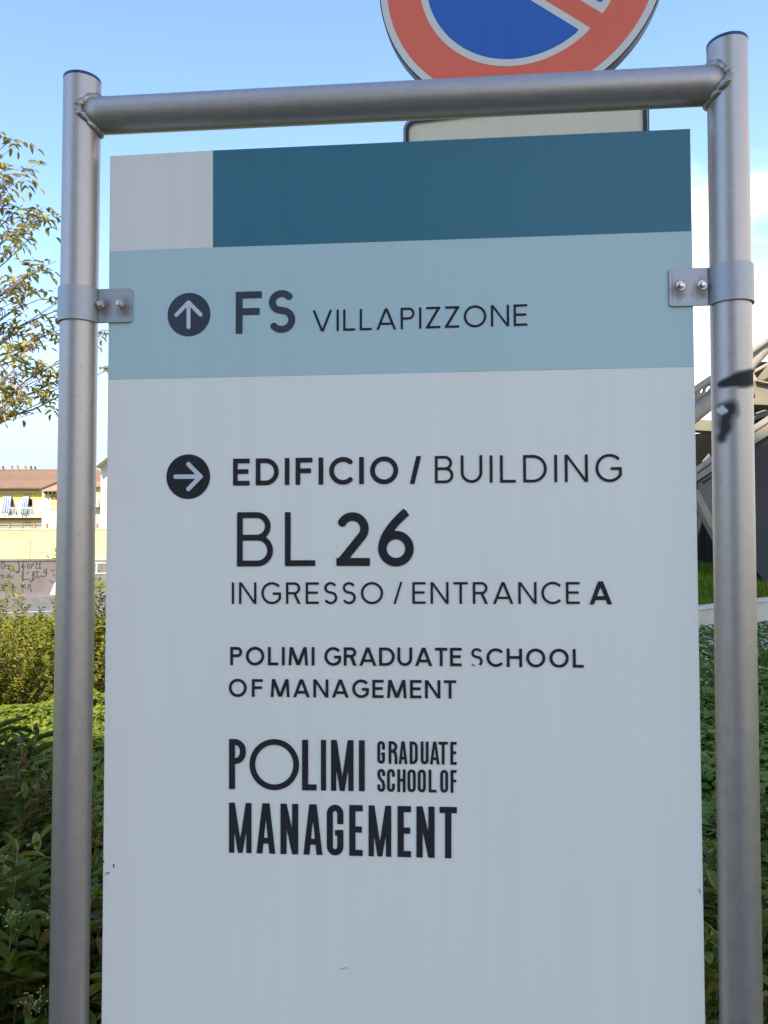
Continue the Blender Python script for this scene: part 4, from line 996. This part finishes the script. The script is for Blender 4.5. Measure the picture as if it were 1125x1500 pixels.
M['lf_dark'] = leaf_mat('dark_evergreen_leaf', [(.045,.065,.008),(.085,.115,.012),(.125,.16,.016),(.14,.09,.022),(.095,.125,.012),(.20,.21,.028)], .22, .5, .22)
M['lf_red'] = leaf_mat('bronze_shrub_leaf', [(.065,.090,.012),(.09,.12,.018),(.15,.085,.03),(.105,.145,.018),(.12,.085,.022)], .25, .5, .22)
M['lf_long'] = leaf_mat('long_oleander_leaf', [(.025,.060,.015),(.060,.095,.020),(.10,.13,.030)], .3, .4)
M['lf_yel'] = leaf_mat('yellow_green_leaf', [(.05,.065,.009),(.17,.17,.018),(.36,.31,.035),(.09,.11,.012),(.27,.25,.025)], .4, .6, .12)
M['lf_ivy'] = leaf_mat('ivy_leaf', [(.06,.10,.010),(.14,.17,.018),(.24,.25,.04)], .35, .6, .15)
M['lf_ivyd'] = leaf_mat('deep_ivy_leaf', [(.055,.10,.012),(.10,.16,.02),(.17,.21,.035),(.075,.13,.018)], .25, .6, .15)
M['lf_tree'] = leaf_mat('tree_leaflet', [(.10,.12,.025),(.20,.19,.035),(.30,.25,.05),(.14,.15,.045),(.34,.25,.09),(.26,.23,.045)], .35, .45, .4)
M['pods'] = leaf_mat('dry_seed_pods', [(.28,.19,.14),(.36,.25,.19),(.22,.19,.12)], .3, .7, .2)
M['blade'] = leaf_mat('grass_blade', [(.06,.12,.010),(.11,.18,.018),(.17,.20,.03)], .35, .6, .1)
M['bladey'] = leaf_mat('dry_grass_blade', [(.13,.16,.014),(.22,.22,.022),(.30,.26,.05)], .35, .6, .1)
M['bark'] = noisy('grey_brown_bark', (.12,.095,.075), (.19,.16,.13), 14, .9, 0, .004)
M['twig'] = noisy('twig_bark', (.16,.115,.085), (.24,.18,.14), 30, .8)
M['berry'] = noisy('pale_green_buds', (.20,.25,.07), (.30,.33,.12), 60, .5)
M['petal'] = noisy('white_petals', (.55,.56,.42), (.45,.47,.34), 60, .6)

def shrub(name, label, cx, cy, rx, ry, h, nshoot, per, Lf, Wf, tpl, mat, stemmat, seed, zlow=.05, up=.5, berries=0, cat='shrub', group=None, open_=False):
    g = np.random.default_rng(seed); r = empty(name, (cx,cy,0)); tag(r, label, cat, group)
    sb = MB(); P=[]; Dd=[]; Uu=[]
    tips = []
    for i in range(nshoot):
        a = g.uniform(0,2*np.pi); q = g.uniform(0,1)**.5; el = g.uniform(0.05,1)
        tip = np.array([rx*q*np.cos(a)*(1.05-.35*el**2), ry*q*np.sin(a)*(1.05-.35*el**2), h*(zlow+(1-zlow)*el**.7*(1-.30*q**2)*g.uniform(.86,1.04))])
        base = np.array([tip[0]*.35, tip[1]*.35, max(0, tip[2]-g.uniform(.35,.6)*h)*.6]); ctrl = (base+tip)/2+np.array([tip[0]*.15,tip[1]*.15,.02])
        if open_:
            base = np.array([tip[0]*.12+g.normal(0,.04),tip[1]*.12+g.normal(0,.04),0.0]); ctrl = np.array([tip[0]*g.uniform(.1,1.0),tip[1]*g.uniform(.1,1.0),tip[2]*g.uniform(.45,.8)])+g.normal(0,.05,3)
        tt = np.linspace(0,1,7)[:,None]; cv = (1-tt)**2*base+2*tt*(1-tt)*ctrl+tt**2*tip
        if open_ or i % 3 == 0: sb.tube([Vector(c) for c in cv], [.0045*(1-.75*k/6) if open_ else .004*(1-.6*k/6) for k in range(7)], 4, False)
        tips.append(tip); t0 = .30 if not open_ else .12
        m_ = per; ts = t0+(1-t0)*(np.arange(m_)+g.uniform(0,1,m_))/m_; ts = np.clip(ts,0,1)[:,None]
        p = (1-ts)**2*base+2*ts*(1-ts)*ctrl+ts**2*tip; ax = nrmz(2*(1-ts)*(ctrl-base)+2*ts*(tip-ctrl))
        ang = np.arange(m_)*2.4+g.uniform(0,6); side = np.stack([np.cos(ang),np.sin(ang),g.uniform(-.2,.5,m_)],1)
        dd_ = nrmz(ax*g.uniform(.3,.9,(m_,1))+side); P.append(p); Dd.append(dd_)
        Uu.append(nrmz(np.array([0,0,1.0])+g.normal(0,.35,(m_,3))+ax*up*.3))
    P = np.concatenate(P); Dd = np.concatenate(Dd); Uu = np.concatenate(Uu); n = len(P)
    P[:,2] = np.maximum(P[:,2], .01)
    leaves('foliage', P, Dd, Uu, Lf*g.uniform(.6,1.25,n), Wf*g.uniform(.7,1.2,n), tpl, mat, r)
    sb.build('stems', stemmat, r, True)
    if berries:
        bm_ = MB(); rr = random.Random(seed)
        for k in range(22):
            p = Vector((rr.gauss(0,.015),rr.gauss(0,.015),rr.uniform(-.02,.02))); s_ = rr.uniform(.0022,.0036)
            bm_.add([p+Vector(v)*s_ for v in ((1,0,0),(-1,0,0),(0,1,0),(0,-1,0),(0,0,1),(0,0,-1))], [(0,2,4),(2,1,4),(1,3,4),(3,0,4),(2,0,5),(1,2,5),(3,1,5),(0,3,5)])
            if k % 5 == 0: bm_.tube([(0,0,-.03),p], .0006, 3, False)
        first = None
        tp = [t for t in tips if t[2] > h*.5]; rr.shuffle(tp)
        for t in tp[:berries]:
            if first is None: o = bm_.build('bud_cluster', M['berry'], r, True); first = o.data
            else: o = link('bud_cluster', first, None, r)
            o.location = Vector(t)+Vector((0,0,.025)); o.rotation_euler = (rr.uniform(-.4,.4),rr.uniform(-.4,.4),rr.uniform(0,6))
    return r
HG = 'evergreen shrubs of the hedge right behind the direction sign'
shrub('evergreen_shrub','dark glossy shrub with pale bud clusters at the lower left corner, outside the left post',-1.02,1.98,.42,.40,.84,190,22,.075,.028,T_big,M['lf_dark'],M['twig'],1,berries=26,group=HG)
shrub('bronze_shrub','reddish bronze leaved shrub behind the left post, between hedge and sunny ivy',-1.42,2.75,.52,.42,.92,170,22,.070,.024,T_big,M['lf_red'],M['twig'],2,group=HG)
shrub('evergreen_shrub','dark shrub with bud clusters showing in the gap between left post and panel',-.52,2.05,.36,.38,.80,170,22,.075,.028,T_big,M['lf_dark'],M['twig'],3,berries=20,group=HG)
shrub('oleander_shrub','long-leaved green shrub at the left edge just above the bronze shrub',-1.80,3.30,.48,.36,.98,110,20,.13,.018,T_mid,M['lf_long'],M['twig'],4)
shrub('evergreen_shrub','dark green shrub hidden behind the middle of the panel',.10,2.2,.45,.4,.80,110,20,.075,.028,T_big,M['lf_dark'],M['twig'],5,berries=8,group=HG)
shrub('evergreen_shrub','dark green shrub low in the gap between panel and right post',.80,2.10,.40,.40,.70,180,22,.072,.028,T_big,M['lf_dark'],M['twig'],6,berries=10,group=HG)
shrub('evergreen_shrub','dark green shrub low at the right edge beyond the right post',1.30,2.45,.44,.42,.72,180,22,.072,.028,T_big,M['lf_dark'],M['twig'],7,berries=12,group=HG)
shrub('bronze_shrub','brownish low shrub right of the right post in front of the ivy',1.62,3.1,.44,.36,.60,110,20,.070,.026,T_big,M['lf_red'],M['twig'],8)
shrub('evergreen_shrub','dark green shrub behind the right half of the panel',.40,2.6,.36,.4,.66,90,20,.075,.028,T_big,M['lf_dark'],M['twig'],9,group=HG)
shrub('evergreen_shrub','dark green shrub left of the frame beyond the bud-covered one',-1.75,2.25,.42,.42,.84,120,20,.075,.028,T_big,M['lf_dark'],M['twig'],10,berries=6,group=HG)
YG = 'sunlit yellow-green shrubs between the ivy and the road'
shrub('yellow_green_shrub','loose sunlit yellow-green shrub with gaps showing the road, at the left edge',-3.05,6.2,.55,.5,1.34,110,44,.046,.024,T_small,M['lf_yel'],M['twig'],21,zlow=.1,open_=True,group=YG)
shrub('yellow_green_shrub','small sunlit yellow-green shrub against the left side of the left post',-2.68,6.5,.30,.4,1.12,70,42,.044,.024,T_small,M['lf_yel'],M['twig'],22,zlow=.1,open_=True,group=YG)
shrub('yellow_green_shrub','upright yellow-green shrub seen between the left post and the panel',-2.30,6.15,.30,.4,1.42,140,42,.045,.024,T_small,M['lf_yel'],M['twig'],23,zlow=.05,open_=True,group=YG)
shrub('yellow_green_shrub','yellow-green shrub hidden behind the left part of the panel',-1.4,6.6,.5,.45,1.1,80,24,.042,.020,T_small,M['lf_yel'],M['twig'],24,zlow=.1,open_=True,group=YG)
shrub('yellow_green_shrub','yellow-green shrub just outside the left edge of the picture',-4.0,6.6,.6,.5,1.15,90,24,.042,.020,T_small,M['lf_yel'],M['twig'],25,zlow=.1,open_=True,group=YG)
p = at(84,818,24); shrub('wall_shrub','straggly green shrub poking over the graffiti wall beside the left post',p.x+.1,p.y+.2,.75,.3,p.z+.45,34,16,.14,.05,T_small,M['lf_yel'],M['twig'],26,zlow=.6,open_=True)

# ivy beds: nobody could count the leaves
def bed(name, label, cat, poly_fn, n, hfun, L, mat, seed, tpl=T_ivy):
    g = np.random.default_rng(seed); xy = poly_fn(g, n); z = hfun(xy[:,0], xy[:,1]); n = len(xy)
    P = np.column_stack([xy, z-g.uniform(0,1,n)**2*.10]); a = g.uniform(0,2*np.pi,n)
    Dr = np.column_stack([np.cos(a),np.sin(a),g.uniform(-.5,.25,n)]); Up = nrmz(np.column_stack([g.normal(0,.35,n),g.normal(-.25,.35,n),np.ones(n)]))
    Ls = L*g.uniform(.55,1.3,n); o = leaves(name, P, Dr, Up, Ls, Ls*.95, tpl, mat); tag(o, label, cat, kind='stuff'); return o
def bump(x, y, s=1.0): return .05*np.sin(x*5.1+y*2.3)*s+.04*np.sin(x*2.2-y*4.7+1)+.03*np.sin(x*11+y*9)
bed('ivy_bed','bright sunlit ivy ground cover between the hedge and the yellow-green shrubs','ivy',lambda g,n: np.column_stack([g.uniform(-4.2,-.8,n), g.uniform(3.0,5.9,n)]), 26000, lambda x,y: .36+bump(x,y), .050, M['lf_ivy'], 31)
def right_bed(g, n):
    y = 2.4+8.4*g.uniform(0,1,n)**1.4; x = y*g.uniform(.22,.66,n)+g.uniform(-.2,.2,n)
    q = np.column_stack([x,y]); rel = (q[:,0]-A_.x)*nrm.x+(q[:,1]-A_.y)*nrm.y; return q[rel < -.05]
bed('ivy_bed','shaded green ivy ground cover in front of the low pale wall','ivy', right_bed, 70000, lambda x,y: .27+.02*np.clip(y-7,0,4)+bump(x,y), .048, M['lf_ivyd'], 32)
def mid_bed(g, n): return np.column_stack([g.uniform(-1.2,2.0,n), g.uniform(2.6,7.0,n)])
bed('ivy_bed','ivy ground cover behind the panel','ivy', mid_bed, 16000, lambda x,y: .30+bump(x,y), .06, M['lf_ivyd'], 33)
# little white flowers in the ivy near the wall
g = np.random.default_rng(34); n = 520; y = g.uniform(6.8,10.3,n); x = y*g.uniform(.40,.54,n); rel = (x-A_.x)*nrm.x+(y-A_.y)*nrm.y; k_ = rel < -.05; x = x[k_]; y = y[k_]; n = len(x)
P = np.column_stack([x, y, .34+.02*np.clip(y-7,0,4)+bump(x,y)]); P = np.repeat(P,5,0); a = np.tile(np.arange(5)*2*np.pi/5,n)
o = leaves('white_flowers', P, np.column_stack([np.cos(a),np.sin(a)-.3,np.full(5*n,.5)]), np.tile([0,-.4,1.0],(5*n,1)), np.full(5*n,.012), np.full(5*n,.009), T_small, M['petal']); tag(o,'small white flowers dotted over the ivy before the pale wall','flowers',kind='stuff')
# grass
def blades(name, label, x, y, z0, hl, mat, seed, w=.006, bend=.5):
    g = np.random.default_rng(seed); n = len(x); a = g.uniform(0,2*np.pi,n); hh = hl*g.uniform(.4,1.2,n); lean = g.uniform(.05,bend,n)
    base = np.column_stack([x,y,z0]); dx = np.column_stack([np.cos(a),np.sin(a),np.zeros(n)]); sd = np.column_stack([-np.sin(a+.6),np.cos(a+.6),np.zeros(n)])*(w*g.uniform(.6,1.3,n))[:,None]
    m1 = base+np.column_stack([np.zeros(n),np.zeros(n),hh*.6])+dx*(hh*lean*.35)[:,None]; tp = base+np.column_stack([np.zeros(n),np.zeros(n),hh*(1-.4*lean)])+dx*(hh*lean)[:,None]
    V = np.stack([base-sd,base+sd,m1-sd*.7,m1+sd*.7,tp],1).reshape(-1,3); i = (np.arange(n)*5)[:,None,None]
    Tt_ = (np.array([(0,1,3),(0,3,2),(2,3,4)])[None]+i).reshape(-1,3); o = from_np(name, V, Tt_, mat); tag(o, label, 'grass', kind='stuff'); return o
g = np.random.default_rng(41)
n = 50000; y = 5.6+9.8*g.uniform(0,1,n)**1.5; x = y*g.uniform(-.56,-.20,n); edge_ = ((x+9.9)*wn.x+(y-21.1)*wn.y) > 6.15
x, y = x[edge_], y[edge_]; blades('long_grass','sunlit yellow-green lawn between the shrubs and the road',x,y,np.zeros(len(x)),.07,M['bladey'],42,.007)
n = 36000; s = g.uniform(0,.75,n); t = g.uniform(0,1,n)**1.3; bx = A_.x+dd.x*L_*s+nrm.x*(.2+4.6*t); by = A_.y+dd.y*L_*s+nrm.y*(.2+4.6*t); bz = ZW-.1+.62*t**.8+.05*np.sin(s*21+t*9)
blades('long_grass','green grass growing on the bank above the pale wall',bx,by,bz,.22,M['blade'],43,.011)
n = 260; y = g.uniform(4.5,8.0,n); x = y*g.uniform(.30,.60,n); blades('long_grass','long arching grass tufts in the shaded ivy bed',x,y,np.full(n,.2),.30,M['blade'],44,.005,1.1)
n = 700; y = g.uniform(2.8,4.6,n); x = y*g.uniform(-.60,-.33,n); blades('long_grass','long grass blades among the sunny ivy at left',x,y,np.full(n,.25),.34,M['bladey'],45,.005,1.0)

# ------------------------------------------------------------------ tree at the left edge
tree = empty('ash_tree', (-4.7,6.3,0)); tag(tree, 'tree with drooping feathery leaves and brown seed bunches reaching in from the left edge', 'tree')
tr = random.Random(8); g = np.random.default_rng(8)
tb = MB(); trunk_pts = [(0,0,0),(.03,0,.8),(-.02,.03,1.7),(.06,0,2.5),(.02,.04,3.4),(.10,0,4.4),(.04,0,5.6)]
tb.tube(trunk_pts, [.15,.125,.11,.10,.08,.055,.02], 12, False); trunk = tb.build('trunk', M['bark'], tree, True)
clumps = [ # photo px of the clump centre, distance, radius
 (8,215,6.0,.13,5),(-10,262,6.1,.3,16),(20,268,5.9,.20,12),(35,300,6.2,.16,8),(10,318,6.0,.26,14),(72,312,6.1,.07,4),(24,352,5.8,.2,11),(-8,390,6.0,.3,14),(45,345,6.1,.12,5),
 (70,388,6.1,.14,8),(42,404,5.9,.15,8),(14,428,6.0,.2,11),(62,430,6.2,.10,4),(4,470,6.1,.24,10),(36,470,6.2,.14,6),(56,500,6.0,.16,9),(78,480,6.1,.14,7),(20,512,5.9,.14,6),
 (46,538,6.0,.16,10),(70,548,6.2,.13,7),(10,560,6.1,.18,8),(34,580,6.0,.15,8),(62,590,6.1,.15,9),(8,606,6.0,.2,10),(-20,560,6.2,.3,14),(-40,480,6.3,.3,14),(-50,330,6.3,.35,14),
 (148,492,6.1,.09,6),(150,545,6.2,.11,7),(135,520,6.1,.1,5),(110,470,6.2,.12,6),(105,560,6.1,.14,8),(120,430,6.3,.08,3),(-70,250,6.4,.35,14),(-60,410,6.6,.35,12)]
LP=[];LD=[];LU=[];PP=[];PD=[]
br = []
rest = [((g.uniform(-1.3,.6)),g.uniform(-1.2,1.2),g.uniform(2.6,6.0),.35,12) for _ in range(34)]
targets = [(at(px,py,Y)-tree.location, r_, n_) for px,py,Y,r_,n_ in clumps]+[(Vector((a_,b_,c_)), r_, n_) for a_,b_,c_,r_,n_ in rest]
for c, rad, n_ in targets:
    zt0 = max(1.9, min(5.2, c.z-.25-.35*Vector((c.x,c.y,0)).length)); start = Vector((.03,0,zt0))
    mid = start.lerp(c,.55)+Vector((tr.uniform(-.12,.12),tr.uniform(-.12,.12),-.10+tr.uniform(-.08,.10)))
    pts = []
    for i in range(9):
        t = i/8; q = start*(1-t)**2+mid*2*t*(1-t)+c*t*t; e_w = math.sin(math.pi*t); pts.append(q+Vector((tr.uniform(-.02,.02),tr.uniform(-.04,.04),tr.uniform(-.03,.03)+.07*math.sin(t*7+c.x*9+c.z*5)*e_w)))
    bb = MB(); bb.tube(pts, [.015*(1-t/8)**1.0+.0030 for t in range(9)], 6, False)
    for k in range(max(2, int(n_*.42))):
        a0 = pts[tr.choice((5,6,7,8))]; dv = Vector((tr.gauss(0,1),tr.gauss(0,1),tr.gauss(0.1,.8))).normalized(); e_ = c+dv*rad*tr.uniform(.4,1.15)
        m2 = (a0+e_)/2+Vector((0,0,.03)); bb.tube([a0,m2,e_], [.004,.003,.0018], 4, False); br.append((a0, m2, e_, n_))
    bb.build('branch', M['twig'], tree, True)
for a0, m2, e_, n_ in br:
    for q in range(3):
        t = (.5,.8,1.0)[q]; o_ = np.array(a0.lerp(m2, t*2) if t < .5 else m2.lerp(e_, t*2-1))
        az = tr.uniform(0,6.283); d0 = np.array([math.cos(az),math.sin(az),tr.uniform(-.1,.55)]); Lr = tr.uniform(.09,.16); droop = tr.uniform(.1,.8)
        m_ = 5
        for i in range(m_):
            if i == m_-1: s_ = 1.0; sg = 0
            else: s_ = .25+.7*(i//2)/((m_-1)/2); sg = 1 if i % 2 else -1
            p_ = o_+d0*Lr*s_+np.array([0,0,-droop*Lr*s_*s_]); ax = d0+np.array([0,0,-2*droop*s_]); ax /= np.linalg.norm(ax)
            sd = np.cross([0,0,1.0],ax); sd /= max(np.linalg.norm(sd),1e-6)
            LP.append(p_); LD.append(ax*.55+sd*sg*.9+np.array([0,0,-.12+.25*tr.gauss(0,1)])); LU.append(np.array([tr.gauss(0,.3),tr.gauss(-.2,.3),1.0]))
    if tr.random() < .6:
        for i in range(14):
            PP.append(np.array(m2)+np.array([tr.gauss(0,.022),tr.gauss(0,.022),-.01-tr.random()*.05])); PD.append([tr.gauss(0,.2),tr.gauss(0,.2),-1])
LP=np.array(LP);LD=np.array(LD);LU=np.array(LU);n=len(LP)
crown = leaves('crown', LP, LD, LU, g.uniform(.05,.09,n), g.uniform(.023,.035,n), T_mid, M['lf_tree'], tree)
PP=np.array(PP);PD=np.array(PD,float);n=len(PP)
leaves('seed_bunches', PP, PD, np.tile([0.3,-1,.2],(n,1)), g.uniform(.03,.045,n), g.uniform(.006,.009,n), T_small, M['pods'], tree)

# ------------------------------------------------------------------ unseen blocks added behind the camera, sized to put the sign in shade
M['added_block_facade'] = noisy('added_block_light_render', (.66,.63,.58), (.72,.69,.64), .5, .9, 0, .003, bscale=8)
def block(x0, x1, y0, h, label):
    r = empty('added_shade_block', ((x0+x1)/2,y0,0)); tag(r, label, 'building'); hw = (x1-x0)/2
    b = MB(); b.box(-hw,hw,-12,0,0,h); b.build('wall', M['added_block_facade'], r)  # body of the added unseen block
    b = MB(); b.box(-hw-.25,hw+.25,-12.2,.25,h,h+.35); b.build('cornice', M['conc_light'], r)
    me = None; pane = None; fl = int(h//3.4)
    for f_ in range(fl):
        for i in range(int((x1-x0)//3)):
            x = -hw+1.5+i*3
            if me is None:
                b = MB(); [b.box(*q) for q in ((-.72,-.65,.002,.06,0,1.7),(.65,.72,.002,.06,0,1.7),(-.65,.65,.002,.06,0,.07),(-.65,.65,.002,.06,1.63,1.7))]
                w = b.build('window', M['conc_light'], r); me = w.data; b = MB(); b.box(-.65,.65,.004,.02,.07,1.63); p_ = b.build('pane', M['darkglass'], w); pane = p_.data  # window and pane of the added unseen block
            else: w = link('window', me, None, r); link('pane', pane, None, w)
            w.location = (x, 0, .9+f_*3.4)
block(-10.6, -5.2, -11.0, 14.4, 'light rendered block added unseen behind the camera for shade, lower left one')
block(-4.8, .6, -11.0, 26.5, 'tall light rendered block added unseen behind the camera for shade')
